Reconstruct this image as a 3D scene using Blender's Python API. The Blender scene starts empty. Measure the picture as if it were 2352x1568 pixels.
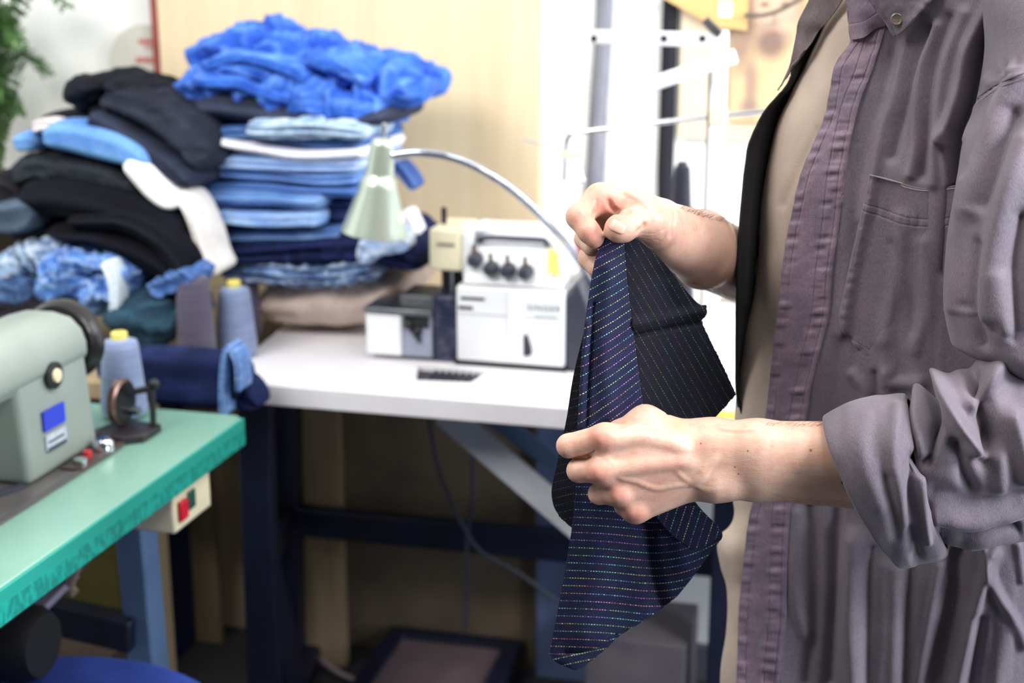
import bpy, bmesh, math, random
import numpy as np
from mathutils import Vector, Matrix
from mathutils.geometry import tessellate_polygon

# ------------------------------------------------------------------ camera, light, exposure
SC = bpy.context.scene
COL = SC.collection
F = 3300.0; PITCH = math.radians(15); CZ = 1.39          # focal length in pixels of a 2352 px wide frame
cam_d = bpy.data.cameras.new('camera'); cam = bpy.data.objects.new('camera', cam_d); COL.objects.link(cam)
cam.location = (0, 0, CZ); cam.rotation_euler = (math.radians(90) - PITCH, 0, 0)
cam_d.sensor_width = 36; cam_d.lens = 36 * F / 2352; cam_d.clip_start = .05
cam_d.dof.use_dof = True; cam_d.dof.focus_distance = 1.25; cam_d.dof.aperture_fstop = 4.2
cam_d.dof.aperture_blades = 7
SC.camera = cam
SC.view_settings.view_transform = 'Standard'; SC.view_settings.look = 'None'
SC.view_settings.gamma = 1; SC.view_settings.use_curve_mapping = False
SC.view_settings.exposure = 0.0
SC.cycles.use_denoising = True
SC.cycles.max_bounces = 6
world = bpy.data.worlds.new('world'); SC.world = world; world.use_nodes = True
world.node_tree.nodes['Background'].inputs[0].default_value = (.80, .88, 1, 1)
world.node_tree.nodes['Background'].inputs[1].default_value = .12

def area(name, loc, target, size, power, color):
    d = bpy.data.lights.new(name, 'AREA'); d.shape = 'RECTANGLE'; d.size, d.size_y = size
    d.energy = power; d.color = color
    o = bpy.data.objects.new(name, d); COL.objects.link(o); o.location = loc
    o.rotation_euler = (Vector(target) - Vector(loc)).to_track_quat('-Z', 'Y').to_euler()
    return o
# daylight through the tall windows, high and right; left and low are added fill
area('window_light_high', (.75, .65, 2.75), (-.6, 2.3, .9), (1.2, .8), 32, (1, .97, .94))
area('fill_light_left', (-1.45, .75, 2.65), (-.8, 2.4, .9), (1.4, .9), 58, (1, .97, .94))  # added fill for the bench and left wall, no known window
area('window_light_right', (1.9, 1.9, 1.9), (0.2, 2.5, 1.1), (1.2, 1.2), 36, (.92, .96, 1))
area('window_light_side', (1.75, .36, 1.95), (0.2, 1.25, 1.05), (.5, .7), 60, (.93, .95, 1))

area('fill_light_low', (2.0, .15, .95), (.45, 1.3, .85), (.8, .7), 26, (.80, .88, 1))  # added low fill that brightens the lower shirt

# ------------------------------------------------------------------ geometry helpers
CP, SP = math.cos(PITCH), math.sin(PITCH)
A = math.radians(-14.5); CA, SA = math.cos(A), math.sin(A)     # the room is turned against the camera
def ray(px, py):
    dx = (px - 1176) / F; dy = (784 - py) / F
    return dx, CP + dy * SP, -SP + dy * CP
def W(px, py, Y):
    r = ray(px, py); t = Y / r[1]
    return np.array([r[0] * t, Y, CZ + r[2] * t])
def Wv(P):                       # P[...,3] = px,py,Y -> world
    P = np.asarray(P, float); dx = (P[..., 0] - 1176) / F; dy = (784 - P[..., 1]) / F
    t = P[..., 2] / (CP + dy * SP)
    return np.stack([dx * t, P[..., 2], CZ + (-SP + dy * CP) * t], -1)
def proj(V):                     # world -> px,py
    zc = V[..., 1] * CP - (V[..., 2] - CZ) * SP; yc = V[..., 1] * SP + (V[..., 2] - CZ) * CP
    return 1176 + F * V[..., 0] / zc, 784 - F * yc / zc
def toR(x, y): return x * CA + y * SA, -x * SA + y * CA
def RW(u, v, z): return np.array([u * CA - v * SA, u * SA + v * CA, z])
def UV(px, py, v):
    r = ray(px, py); a, b = toR(r[0], r[1]); t = v / b
    return np.array([a * t, v, CZ + r[2] * t])
def UZ(px, py, z):
    r = ray(px, py); t = (z - CZ) / r[2]; a, b = toR(r[0], r[1])
    return np.array([a * t, b * t, z])

def vhash(ix, iy, iz, seed):
    n = (ix * 374761393 + iy * 668265263 + iz * 2147483647 + seed * 144665) & 0xffffffff
    n = ((n ^ (n >> 13)) * 1274126177) & 0xffffffff
    n = ((n ^ (n >> 15)) * 2246822519) & 0xffffffff
    return ((n ^ (n >> 16)) & 0xffff) / 32767.5 - 1
def noise(P, seed=0):            # value noise, P[...,3]
    P = np.asarray(P, float); I = np.floor(P).astype(np.int64); f = P - I; f = f * f * f * (f * (f * 6 - 15) + 10)
    r = 0
    for a in (0, 1):
        for b in (0, 1):
            for c in (0, 1):
                w = (f[..., 0] if a else 1 - f[..., 0]) * (f[..., 1] if b else 1 - f[..., 1]) * (f[..., 2] if c else 1 - f[..., 2])
                r = r + w * vhash(I[..., 0] + a, I[..., 1] + b, I[..., 2] + c, seed)
    return r
def fbm(P, seed=0, o=3):
    return sum(noise(P * 2 ** i, seed + i * 7) / 2 ** i for i in range(o))
def ridged(P, seed=0, o=3):
    return sum((1 - 2 * np.abs(noise(P * 2 ** i, seed + i * 7))) / 2 ** i for i in range(o))

def spline(pts, n):              # Catmull-Rom through pts (k,d) -> (n,d)
    p = np.asarray(pts, float); k = len(p)
    if k == 2:
        t = np.linspace(0, 1, n)[:, None]; return p[0] * (1 - t) + p[1] * t
    e = np.vstack([2 * p[0] - p[1], p, 2 * p[-1] - p[-2]])
    x = np.linspace(0, k - 1, n); i = np.minimum(x.astype(int), k - 2); t = (x - i)[:, None]
    a, b, c, d = e[i], e[i + 1], e[i + 2], e[i + 3]
    return .5 * (2 * b + (c - a) * t + (2 * a - 5 * b + 4 * c - d) * t ** 2 + (3 * b - a - 3 * c + d) * t ** 3)
def arclen_spline(pts, n):
    q = spline(pts, max(200, n * 4)); s = np.r_[0, np.cumsum(np.linalg.norm(np.diff(q[:, :3], axis=0), axis=1))]
    x = np.linspace(0, s[-1], n)
    return np.stack([np.interp(x, s, q[:, j]) for j in range(q.shape[1])], 1)
def segdist(X, Y, pl):           # distance in px from points to a polyline, and the signed side
    best = np.full(X.shape, 1e9)
    for (x0, y0), (x1, y1) in zip(pl[:-1], pl[1:]):
        dx, dy = x1 - x0, y1 - y0; L = dx * dx + dy * dy + 1e-9
        t = np.clip(((X - x0) * dx + (Y - y0) * dy) / L, 0, 1)
        d = np.hypot(X - x0 - t * dx, Y - y0 - t * dy)
        best = np.minimum(best, d)
    return best
def smooth_pl(pl, n=24): return [tuple(q) for q in spline(pl, n)]
def ridges(X, Y, L):             # sum of folds: (polyline, width px, height m[, end taper])
    r = np.zeros(X.shape)
    for pl, w, a in L:
        s = smooth_pl(pl)
        r += a * np.exp(-(segdist(X, Y, s) / w) ** 2)
    return r

class MB:
    def __init__(s): s.v = []; s.f = []; s.uv = {}
    def add(s, V, Fc):
        n = len(s.v); s.v += [tuple(map(float, p)) for p in V]; s.f += [tuple(i + n for i in q) for q in Fc]; return n
    def box(s, x0, x1, y0, y1, z0, z1):
        s.add([(x0, y0, z0), (x1, y0, z0), (x1, y1, z0), (x0, y1, z0), (x0, y0, z1), (x1, y0, z1), (x1, y1, z1), (x0, y1, z1)],
              [(0, 3, 2, 1), (4, 5, 6, 7), (0, 1, 5, 4), (1, 2, 6, 5), (2, 3, 7, 6), (3, 0, 4, 7)]); return s
    def hexa(s, b, t):           # bottom and top quads, counter-clockwise seen from above
        s.add(list(b) + list(t), [(0, 3, 2, 1), (4, 5, 6, 7), (0, 1, 5, 4), (1, 2, 6, 5), (2, 3, 7, 6), (3, 0, 4, 7)]); return s
    def bar(s, a, b, w, h, up=(0, 0, 1)):
        a, b = Vector(a), Vector(b); d = (b - a).normalized(); u = Vector(up)
        x = d.cross(u).normalized(); y = x.cross(d).normalized(); x *= w / 2; y *= h / 2
        q = lambda p: [p - x - y, p + x - y, p + x + y, p - x + y]
        s.add(q(a) + q(b), [(0, 1, 2, 3), (7, 6, 5, 4), (0, 4, 5, 1), (1, 5, 6, 2), (2, 6, 7, 3), (3, 7, 4, 0)]); return s
    def prism(s, poly, a, b, axis='z', holes=()):
        mk = {'z': lambda p, h: (p[0], p[1], h), 'y': lambda p, h: (p[0], h, p[1]), 'x': lambda p, h: (h, p[0], p[1])}[axis]
        loops = [list(poly)] + [list(h) for h in holes]
        flat = [p for l in loops for p in l]; n = len(flat)
        tri = tessellate_polygon([[Vector((p[0], p[1], 0)) for p in l] for l in loops])
        V = [mk(p, a) for p in flat] + [mk(p, b) for p in flat]
        Fc = [tuple(t) for t in tri] + [tuple(i + n for i in reversed(t)) for t in tri]
        o = 0
        for l in loops:
            k = len(l)
            for i in range(k): Fc.append((o + i, o + (i + 1) % k, n + o + (i + 1) % k, n + o + i))
            o += k
        s.add(V, Fc); return s
    def lathe(s, prof, seg=32, c=(0, 0, 0), axis='z', cap=True):
        V = []; m = len(prof)
        for i in range(seg):
            a = 2 * math.pi * i / seg; ca, sa = math.cos(a), math.sin(a)
            for r, h in prof:
                p = {'z': (r * ca, r * sa, h), 'y': (r * ca, h, r * sa), 'x': (h, r * ca, r * sa)}[axis]
                V.append((p[0] + c[0], p[1] + c[1], p[2] + c[2]))
        Fc = [(i * m + j, ((i + 1) % seg) * m + j, ((i + 1) % seg) * m + j + 1, i * m + j + 1) for i in range(seg) for j in range(m - 1)]
        if cap:
            Fc.append(tuple(i * m for i in reversed(range(seg)))); Fc.append(tuple(i * m + m - 1 for i in range(seg)))
        s.add(V, Fc); return s
    def tube(s, pts, r, seg=12, n=None, cap=True):
        p = spline(pts, n) if n else np.asarray(pts, float)
        k = len(p); R = np.full(k, r) if np.isscalar(r) else np.interp(np.linspace(0, 1, k), np.linspace(0, 1, len(r)), r)
        t = np.gradient(p, axis=0); t /= np.linalg.norm(t, axis=1)[:, None] + 1e-12
        x = np.cross(t[0], (0, 0, 1)); 
        if np.linalg.norm(x) < .1: x = np.cross(t[0], (1, 0, 0))
        V = []
        for i in range(k):
            x = x - t[i] * np.dot(x, t[i]); x /= np.linalg.norm(x); y = np.cross(t[i], x)
            for j in range(seg):
                a = 2 * math.pi * j / seg; V.append(p[i] + R[i] * (math.cos(a) * x + math.sin(a) * y))
        Fc = [(i * seg + j, i * seg + (j + 1) % seg, (i + 1) * seg + (j + 1) % seg, (i + 1) * seg + j) for i in range(k - 1) for j in range(seg)]
        if cap: Fc += [tuple(reversed(range(seg))), tuple((k - 1) * seg + j for j in range(seg))]
        s.add(V, Fc); return s
    def grid(s, G, closed_u=False, closed_v=False):
        n, m = G.shape[:2]
        i, j = np.meshgrid(np.arange(n if closed_u else n - 1), np.arange(m if closed_v else m - 1), indexing='ij')
        i2, j2 = (i + 1) % n, (j + 1) % m
        s.add(G.reshape(-1, 3), np.stack([i * m + j, i * m + j2, i2 * m + j2, i2 * m + j], -1).reshape(-1, 4)); return s
    def sphere(s, c, r, seg=20, rings=12, sc=(1, 1, 1)):
        n0 = []
        for i in range(rings + 1):
            t = math.pi * i / rings; n0.append((max(r * math.sin(t), 1e-5), -r * math.cos(t)))
        k = len(s.v); s.lathe(n0, seg, (0, 0, 0))
        for i in range(k, len(s.v)):
            x, y, z = s.v[i]; s.v[i] = (x * sc[0] + c[0], y * sc[1] + c[1], z * sc[2] + c[2])
        return s
    def rot(s, ang, axis='Z', c=(0, 0, 0), k=0):
        M = Matrix.Translation(c) @ Matrix.Rotation(ang, 4, axis) @ Matrix.Translation([-x for x in c])
        for i in range(k, len(s.v)): s.v[i] = tuple(M @ Vector(s.v[i]))
        return s
    def shift(s, d):
        s.v = [(a + d[0], b + d[1], c + d[2]) for a, b, c in s.v]; return s
    def build(s, name, mat, parent=None, bevel=0, sharp=40, solid=0, sub=0, seg=2):
        me = bpy.data.meshes.new(name); me.from_pydata(s.v, [], s.f); me.validate(); 
        if not getattr(s, 'keep', False):
            bm = bmesh.new(); bm.from_mesh(me); bmesh.ops.recalc_face_normals(bm, faces=bm.faces); bm.to_mesh(me); bm.free()
        me.shade_smooth(); me.set_sharp_from_angle(angle=math.radians(sharp))
        me.materials.append(mat)
        o = bpy.data.objects.new(name, me); COL.objects.link(o)
        if parent is not None: o.parent = parent
        if solid:
            m = o.modifiers.new('solidify', 'SOLIDIFY'); m.thickness = solid; m.offset = 0
        if bevel:
            m = o.modifiers.new('bevel', 'BEVEL'); m.width = bevel; m.segments = seg; m.limit_method = 'ANGLE'; m.angle_limit = math.radians(35)
        if sub:
            m = o.modifiers.new('subsurf', 'SUBSURF'); m.levels = m.render_levels = sub
        return o

def tag(o, label=None, cat=None, group=None, kind=None):
    if label: o['label'] = label
    if cat: o['category'] = cat
    if group: o['group'] = group
    if kind: o['kind'] = kind
    return o
def thing(name, label, cat, loc=(0, 0, 0), rot=0.0, group=None, room=True):
    o = bpy.data.objects.new(name, None); COL.objects.link(o); o.empty_display_size = .05
    if room: o.location = RW(*loc); o.rotation_euler = (0, 0, A + rot)
    else: o.location = loc; o.rotation_euler = (0, 0, rot)
    return tag(o, label, cat, group)
def room(o):                      # a mesh given in room coordinates
    o.rotation_euler = (0, 0, A); return o
def struct(o): o['kind'] = 'structure'; return o

# ------------------------------------------------------------------ materials
def lin(c): return tuple(((x / 255) / 12.92 if x / 255 <= .04045 else ((x / 255 + .055) / 1.055) ** 2.4) for x in c)
def rgb(c): return (*lin(c), 1)
class NT:
    def __init__(s, name):
        s.m = bpy.data.materials.new(name); s.m.use_nodes = True; s.t = s.m.node_tree
        s.b = s.t.nodes['Principled BSDF']
    def n(s, typ, **kw):
        x = s.t.nodes.new(typ)
        for k, v in kw.items():
            if k.startswith('i_'): x.inputs[int(k[2:]) if k[2:].isdigit() else k[2:].replace('_', ' ')].default_value = v
            else: setattr(x, k, v)
        return x
    def l(s, a, b): s.t.links.new(a, b)
    def math(s, op, a, b=None, c=None):
        x = s.n('ShaderNodeMath', operation=op)
        for i, v in enumerate((a, b, c)):
            if v is None: continue
            if isinstance(v, (int, float)): x.inputs[i].default_value = v
            else: s.l(v, x.inputs[i])
        return x.outputs[0]
    def mix(s, f, a, b, mode='MIX'):
        x = s.n('ShaderNodeMix', data_type='RGBA', blend_type=mode)
        for k, v in ((0, f), (6, a), (7, b)):
            if isinstance(v, (int, float)): x.inputs[k].default_value = v
            elif isinstance(v, tuple): x.inputs[k].default_value = v
            else: s.l(v, x.inputs[k])
        return x.outputs[2]
    def noise(s, vec, scale, detail=3, rough=.5, lo=.3, hi=.7):
        x = s.n('ShaderNodeTexNoise', i_Scale=scale, i_Detail=detail, i_Roughness=rough)
        if vec is not None: s.l(vec, x.inputs['Vector'])
        r = s.n('ShaderNodeMapRange', i_1=lo, i_2=hi); s.l(x.outputs[0], r.inputs[0]); return r.outputs[0]
    def obj(s): return s.n('ShaderNodeTexCoord').outputs['Object']
    def uv(s): return s.n('ShaderNodeTexCoord').outputs['UV']
    def scale(s, vec, sc):
        x = s.n('ShaderNodeMapping'); x.inputs['Scale'].default_value = sc; s.l(vec, x.inputs[0]); return x.outputs[0]
    def bump(s, h, st, dist=.001, prev=None):
        x = s.n('ShaderNodeBump', i_Strength=st, i_Distance=dist); s.l(h, x.inputs['Height'])
        if prev is not None: s.l(prev, x.inputs['Normal'])
        s.l(x.outputs[0], s.b.inputs['Normal']); return x.outputs[0]
def M(name, c, c2=None, rough=.6, metal=0, scale=8, bump=0, bscale=200, spec=.5, stretch=(1, 1, 1), lo=.35, hi=.65, coat=0, sheen=0):
    t = NT(name); t.b.inputs['Roughness'].default_value = rough; t.b.inputs['Metallic'].default_value = metal
    t.b.inputs['Specular IOR Level'].default_value = spec; t.b.inputs['Coat Weight'].default_value = coat
    t.b.inputs['Sheen Weight'].default_value = sheen
    v = t.scale(t.obj(), stretch)
    if c2 is None: c2 = tuple(min(255, x * .93) for x in c)
    t.l(t.mix(t.noise(v, scale, 4, .6, lo, hi), rgb(c), rgb(c2)), t.b.inputs['Base Color'])
    if bump: t.bump(t.noise(v, bscale, 2), bump)
    return t.m
def denim(name, c, c2, worn=None, scale=14):
    """denim: two washes mixed by noise, fine twill speckle, worn lighter patches"""
    t = NT(name); t.b.inputs['Roughness'].default_value = .9; t.b.inputs['Specular IOR Level'].default_value = .15
    o = t.obj()
    base = t.mix(t.noise(o, scale, 4, .6, .35, .65), rgb(c), rgb(c2))
    if worn: base = t.mix(t.noise(t.scale(o, (.6, .6, 2)), scale * 1.7, 5, .65, .52, .72), base, rgb(worn))
    ge = t.n('ShaderNodeNewGeometry'); pr = t.n('ShaderNodeMapRange', i_1=.505, i_2=.56); t.l(ge.outputs['Pointiness'], pr.inputs[0])
    wc = worn or tuple(min(255, x * 1.35 + 8) for x in c)
    base = t.mix(t.math('MULTIPLY', pr.outputs[0], .42), base, rgb(wc))      # fold edges paler: rubbed wear plus painted highlights
    sp = t.noise(t.scale(o, (1, 1, .3)), 900, 1, .5, .3, .7)
    t.l(t.mix(.5, base, t.mix(sp, (.45, .45, .5, 1), (1.7, 1.7, 1.6, 1)), 'MULTIPLY'), t.b.inputs['Base Color'])
    t.bump(t.noise(o, 260, 3), .35, .002)
    return t.m
# ------------------------------------------------------------------ the room
mt_floor = M('floor concrete', (70, 70, 76), (46, 46, 52), rough=.8, scale=3, bump=.2, bscale=60)
mt_white = M('white wall paint', (248, 250, 246), (240, 242, 240), rough=.85, scale=2)
mt_ply = M('birch plywood', (232, 214, 180), (216, 194, 156), rough=.6, scale=2.2, stretch=(5, 5, .7), lo=.3, hi=.7)
mt_plyd = M('raw plank', (176, 156, 124), (150, 130, 100), rough=.8, scale=3, stretch=(6, 6, .5))
mt_plyb = M('brown chipboard', (128, 112, 92), (104, 92, 78), rough=.85, scale=6)
mt_navy = M('navy painted steel', (26, 32, 58), (20, 25, 46), rough=.45, scale=12, bump=.1)
mt_bluegrey = M('blue grey painted steel', (104, 134, 176), (92, 120, 160), rough=.45, scale=9)
mt_lgrey = M('light grey painted steel', (196, 200, 206), (178, 182, 190), rough=.45, scale=12)
mt_chrome = M('chrome', (225, 226, 230), (205, 206, 212), rough=.16, metal=1)
mt_steel = M('brushed steel', (170, 172, 176), (140, 142, 146), rough=.35, metal=1, scale=30)
mt_black = M('black plastic', (24, 24, 28), (18, 18, 22), rough=.45)
mt_dgrey = M('dark grey plastic', (58, 60, 74), (50, 52, 64), rough=.4)
mt_wplast = M('white enamel', (240, 241, 242), (232, 233, 236), rough=.35, scale=5)
mt_cream = M('cream plastic', (236, 228, 196), (226, 216, 182), rough=.45)
mt_rubber = M('black rubber', (14, 14, 16), (9, 9, 11), rough=.6)

def slab(name, u0, u1, v0, v1, z0, z1, m):
    return room(MB().box(u0, u1, v0, v1, z0, z1).build(name, m))
struct(slab('floor', -3.2, 2.6, -1.6, 2.75, -.1, 0, mt_floor))
struct(slab('wall_back', -3.2, 2.6, 2.62, 2.72, 0, 2.9, mt_white))
struct(slab('wall_left', -3.2, -3.1, .2, 2.62, 0, 2.9, mt_white))
struct(slab('ceiling', -3.2, 2.6, -1.6, 2.75, 2.9, 3.0, mt_white))
struct(slab('baseboard_back', -3.1, 2.6, 2.6, 2.62, 0, .07, M('grey baseboard', (90, 92, 100), rough=.6)))

# plywood board standing against the wall, with its dark red edge strip
t = thing('plywood_board', 'large pale birch plywood board standing against the back wall behind the jeans', 'board', (-1.0, 2.58, 0))
MB().box(-.375, .386, 0, .03, 0, 1.75).build('panel', mt_ply, t, bevel=.002)
tag(MB().box(-.388, -.376, -.002, .03, 0, 1.75).build('edge_strip', M('dark red paint', (150, 70, 66), (132, 58, 56), rough=.6), t), 'dark red edge strip')

# round clear disc with red print, hung on the white wall
t = thing('wall_disc', 'round translucent disc with red markings on white wall left of plywood', 'disc', (-1.425, 2.605, 1.182), group=None)
MB().lathe([(.0005, 0), (.080, 0), (.080, .006), (.0005, .006)], 48, axis='y', cap=False).shift((.012, -.012, .0)).build('disc', M('milky plastic', (204, 202, 192), (196, 194, 184), rough=.3), t)
mt_redp = M('faded red ink', (196, 110, 112), (186, 98, 102), rough=.6)
mk = MB(); rnd = random.Random(4)
for zz, x0, x1, h in ((.048, .0, .06, .009), (.038, .012, .058, .004), (.012, -.008, .03, .010), (.006, .04, .066, .009), (-.020, -.05, -.04, .013)):
    x = x0
    if zz == .006: zz = .0095
    while x < x1:
        w = rnd.uniform(.004, .008); mk.box(x, min(x + w, x1), -.0135, -.0122, zz - h / 2 + rnd.uniform(-.001, .001), zz + h / 2); x += w + .002
for i in range(9):
    a = math.radians(-62 + i * 5); r = .064
    mk.bar((.012 + r * math.cos(a), -.013, r * math.sin(a)), (.012 + r * math.cos(a + .07), -.013, r * math.sin(a + .07)), .004, .0016, (0, 1, 0))
tag(mk.build('print', mt_redp, t), 'faded red print')

# ------------------------------------------------------------------ things on the right part of the wall
def strap(name, label, pts, w, m, th=.004, v=2.612):
    pts = np.array(pts, float); L = MB(); n = 30; c = spline(pts, n); G = []
    for i in range(n):
        ww = np.interp(i / (n - 1), [0, 1], w) / 2
        G.append([(c[i, 0] - ww, v + .0015 * math.sin(i * .7), c[i, 1]), (c[i, 0] + ww, v + .0015 * math.sin(i * .7), c[i, 1])])
    return L, np.array(G)
L, G = strap('', '', [(-.500, 1.80), (-.503, 1.32), (-.512, 1.1), (-.518, .9)], (.028, .036), None)
L.grid(G); o = room(L.build('wall_strap', M('grey printed tape', (140, 142, 150), (120, 122, 132), rough=.6, scale=120, stretch=(1, 1, .15)), solid=.003))
tag(o, 'wide grey strap hanging on the white wall right of the plywood', 'strap')
L, G = strap('', '', [(-.383, 1.80), (-.384, 1.2), (-.384, .98), (-.37, .85), (-.345, .72)], (.026, .032), None)
L.grid(G); o = room(L.build('webbing_strap', M('black webbing', (30, 31, 40), (24, 25, 33), rough=.9, bump=.3), solid=.004))
tag(o, 'black fabric strap hanging on the white wall beside the portrait drawing', 'strap')
# tan card sheet and portrait drawing
mt_tan = M('tan card', (232, 214, 186), (222, 202, 170), rough=.85)
o = room(MB().box(-.362, -.10, 2.606, 2.609, 1.072, 1.75).build('card_sheet', mt_tan)); tag(o, 'plain tan card sheet pinned to wall behind portrait drawing', 'card')
tp = NT('portrait drawing on brown paper'); tp.b.inputs['Roughness'].default_value = .9
oc = tp.obj(); base = tp.mix(tp.noise(oc, 14, 4, .6), rgb((226, 196, 150)), rgb((206, 176, 136)))
def blob(cx, cz, rx, rz, col, f, soft=.5):
    global base
    m = tp.n('ShaderNodeMapping', vector_type='TEXTURE'); m.inputs['Location'].default_value = (cx, 0, cz); m.inputs['Scale'].default_value = (rx, 10, rz)
    tp.l(oc, m.inputs[0]); d = tp.n('ShaderNodeVectorMath', operation='LENGTH'); tp.l(m.outputs[0], d.inputs[0])
    nz = tp.math('ADD', d.outputs['Value'], tp.math('MULTIPLY', tp.noise(oc, 40, 3, .6, 0, 1), .35))
    r = tp.n('ShaderNodeMapRange', i_1=1.35, i_2=1.35 - soft * 1.5, i_3=0.0, i_4=f); tp.l(nz, r.inputs[0])
    base = tp.mix(r.outputs[0], base, rgb(col))
blob(.0, .095, .062, .075, (128, 98, 88), .85)             # hair
blob(.008, .085, .042, .062, (214, 186, 160), .95, .35)    # face
blob(-.05, .04, .028, .075, (138, 112, 104), .8)           # left hair lock
blob(.004, .028, .034, .034, (128, 102, 96), .9)           # beard
blob(-.010, .094, .010, .006, (120, 92, 84), .8); blob(.026, .094, .010, .006, (120, 92, 84), .8)
blob(.008, .07, .006, .014, (176, 142, 122), .7); blob(.006, .044, .013, .004, (150, 106, 98), .8)
blob(-.028, -.04, .014, .05, (146, 120, 112), .7); blob(-.03, -.085, .02, .022, (140, 114, 110), .75)
blob(.05, -.04, .03, .05, (190, 166, 146), .6); blob(.045, .14, .05, .02, (170, 124, 96), .6)
tp.l(base, tp.b.inputs['Base Color'])
t = thing('portrait_drawing', 'sepia drawing of a bearded face on brown paper hanging on right wall', 'drawing', (-.207, 2.598, 1.215))
MB().box(-.064, .075, 0, .002, -.11, .19).build('paper', tp.m, t)
# hardboard pattern piece with label
t = thing('pattern_piece', 'slanted tan hardboard piece with white label above the white rail', 'pattern piece', (-.33, 2.585, 1.30))
MB().prism([(-.085, .03), (.085, .03), (.085, -.035), (.03, -.03)], 0, .004, 'y').build('board', M('tan hardboard', (222, 186, 124), (208, 170, 108), rough=.8), t)
tag(MB().box(.035, .058, -.002, -.0002, -.012, .014).build('paper_label', mt_wplast, t), 'small square white label')
# cable hooked over the drawing
o = room(MB().tube([(-.25, 2.57, 1.291), (-.21, 2.572, 1.293), (-.17, 2.572, 1.31), (-.13, 2.575, 1.345), (-.11, 2.58, 1.42)], .0035, n=24).build('cable', M('dark green cable', (88, 84, 74), rough=.6)))
tag(o, 'dark cable looped across the top of the portrait drawing', 'cable')

# ------------------------------------------------------------------ white work table with navy stand
TZ = .75
t = thing('work_table', 'white topped work table on dark navy steel stand carrying overlock machine', 'table', (0, 0, 0))
rr = .035; outer = []
for cx, cy, a0 in ((-.985 + rr, 1.965 + rr, 180), (.75, 1.965, None), (.75, 2.57, None), (-1.05 + rr, 2.57 - rr, 90)):
    if a0 is None: outer.append((cx, cy))
    else: outer += [(cx + rr * math.cos(math.radians(a0 + k * 15)), cy + rr * math.sin(math.radians(a0 + k * 15))) for k in range(7)]
h1 = UZ(955, 872, TZ); h2 = UZ(1080, 878, TZ); h3 = UZ(1122, 851, TZ); h4 = UZ(960, 836, TZ)
MB().prism(outer, TZ - .032, TZ, 'z', [[tuple(h[:2]) for h in (h1, h2, h3, h4)]]).build('tabletop', M('white laminate', (244, 242, 246), (230, 226, 232), rough=.3, scale=4), t, bevel=.008, seg=3)
tag(MB().prism([tuple(h[:2]) for h in (h1, h2, h3, h4)], TZ - .03, TZ - .010, 'z').build('recess_tray', mt_black, t), 'black ribbed tray in the cut-out')
rb = MB()
for i in range(9): rb.box(h1[0] + .006 + i * .0115, h1[0] + .0105 + i * .0115, h1[1] + .004, h4[1] - .004, TZ - .010, TZ - .006)
rb.build('recess_rib', mt_dgrey, t)
lg = MB(); lg.bar((-.945, 2.02, .72), (-.955, 2.02, .04), .055, .03, (0, 1, 0)); lg.build('leg', mt_navy, t, bevel=.004)
MB().bar((-1.075, 2.44, .715), (-1.09, 2.44, .04), .05, .04, (0, 1, 0)).build('leg', mt_navy, t, bevel=.004)
MB().bar((-.215, 2.30, .72), (-.215, 2.30, .04), .05, .04, (0, 1, 0)).build('leg', mt_navy, t, bevel=.004)
MB().bar((-.955, 1.86, .02), (-1.08, 2.52, .02), .06, .04).build('foot', mt_navy, t, bevel=.004)
MB().bar((-.215, 1.86, .02), (-.215, 2.52, .02), .06, .04).build('foot', mt_navy, t, bevel=.004)
MB().bar(tuple(UV(650, 1190, 2.44)), (-.215, 2.33, UV(1310, 1235, 2.36)[2]), .03, .058).build('crossbar', mt_navy, t, bevel=.004)
MB().bar((-.95, 2.03, UV(560, 1290, 2.03)[2]), tuple(UV(645, 1190, 2.42)), .04, .04).build('side_rail', mt_navy, t, bevel=.004)
gus = MB(); gus.prism([(2.02, .42), (2.06, .42), (2.20, .03), (2.10, .03)], -.965, -.935, 'x'); gus.build('gusset', mt_navy, t)
b = MB(); p0 = UV(1020, 945, 2.06); p1 = UV(1400, 1270, 2.06)
b.bar(tuple(p0), tuple(p1), .012, .046, (0, 0, 1)); b.build('brace', mt_lgrey, t, bevel=.002)
b = MB(); p0 = UV(1110, 940, 2.10); p1 = UV(1450, 1190, 2.10)
b.bar(tuple(p0), tuple(p1), .012, .03, (0, 0, 1)); b.build('brace', mt_bluegrey, t, bevel=.002)

# ------------------------------------------------------------------ green sewing table, its stand, motor, switch
t = thing('green_sewing_table', 'green topped sewing table with teal ruler edge in left foreground', 'table', (0, 0, 0))
gt = NT('green laminate'); gt.b.inputs['Roughness'].default_value = .3
gt.l(gt.mix(gt.noise(gt.obj(), 5, 4, .6), rgb((134, 174, 158)), rgb((122, 164, 148))), gt.b.inputs['Base Color'])
EU = -.865; EV = 1.818
MB().prism([(-1.75, .75), (EU - .004, .75), (EU - .004, EV - .012), (EU - .016, EV - .002), (-1.75, EV - .002)], TZ - .04, TZ, 'z').build('tabletop', gt.m, t, bevel=.002)
te = NT('teal ruler tape'); te.b.inputs['Roughness'].default_value = .4
o_ = te.obj(); mk_ = te.noise(te.scale(o_, (1, 1, .6)), 110, 3, .7, .42, .56)
sep = te.n('ShaderNodeSeparateXYZ'); te.l(o_, sep.inputs[0])
bandm = te.math('MULTIPLY', te.math('LESS_THAN', sep.outputs[2], .733), mk_)
cc = te.mix(bandm, rgb((24, 158, 142)), rgb((16, 124, 114)))
te.l(te.mix(te.math('GREATER_THAN', sep.outputs[2], .7345), cc, rgb((32, 150, 134))), te.b.inputs['Base Color'])
tag(MB().box(EU - .004, EU, .75, EV - .01, TZ - .041, TZ - .001).build('ruler_edge', te.m, t, bevel=.001), 'teal printed ruler edge')
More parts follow.
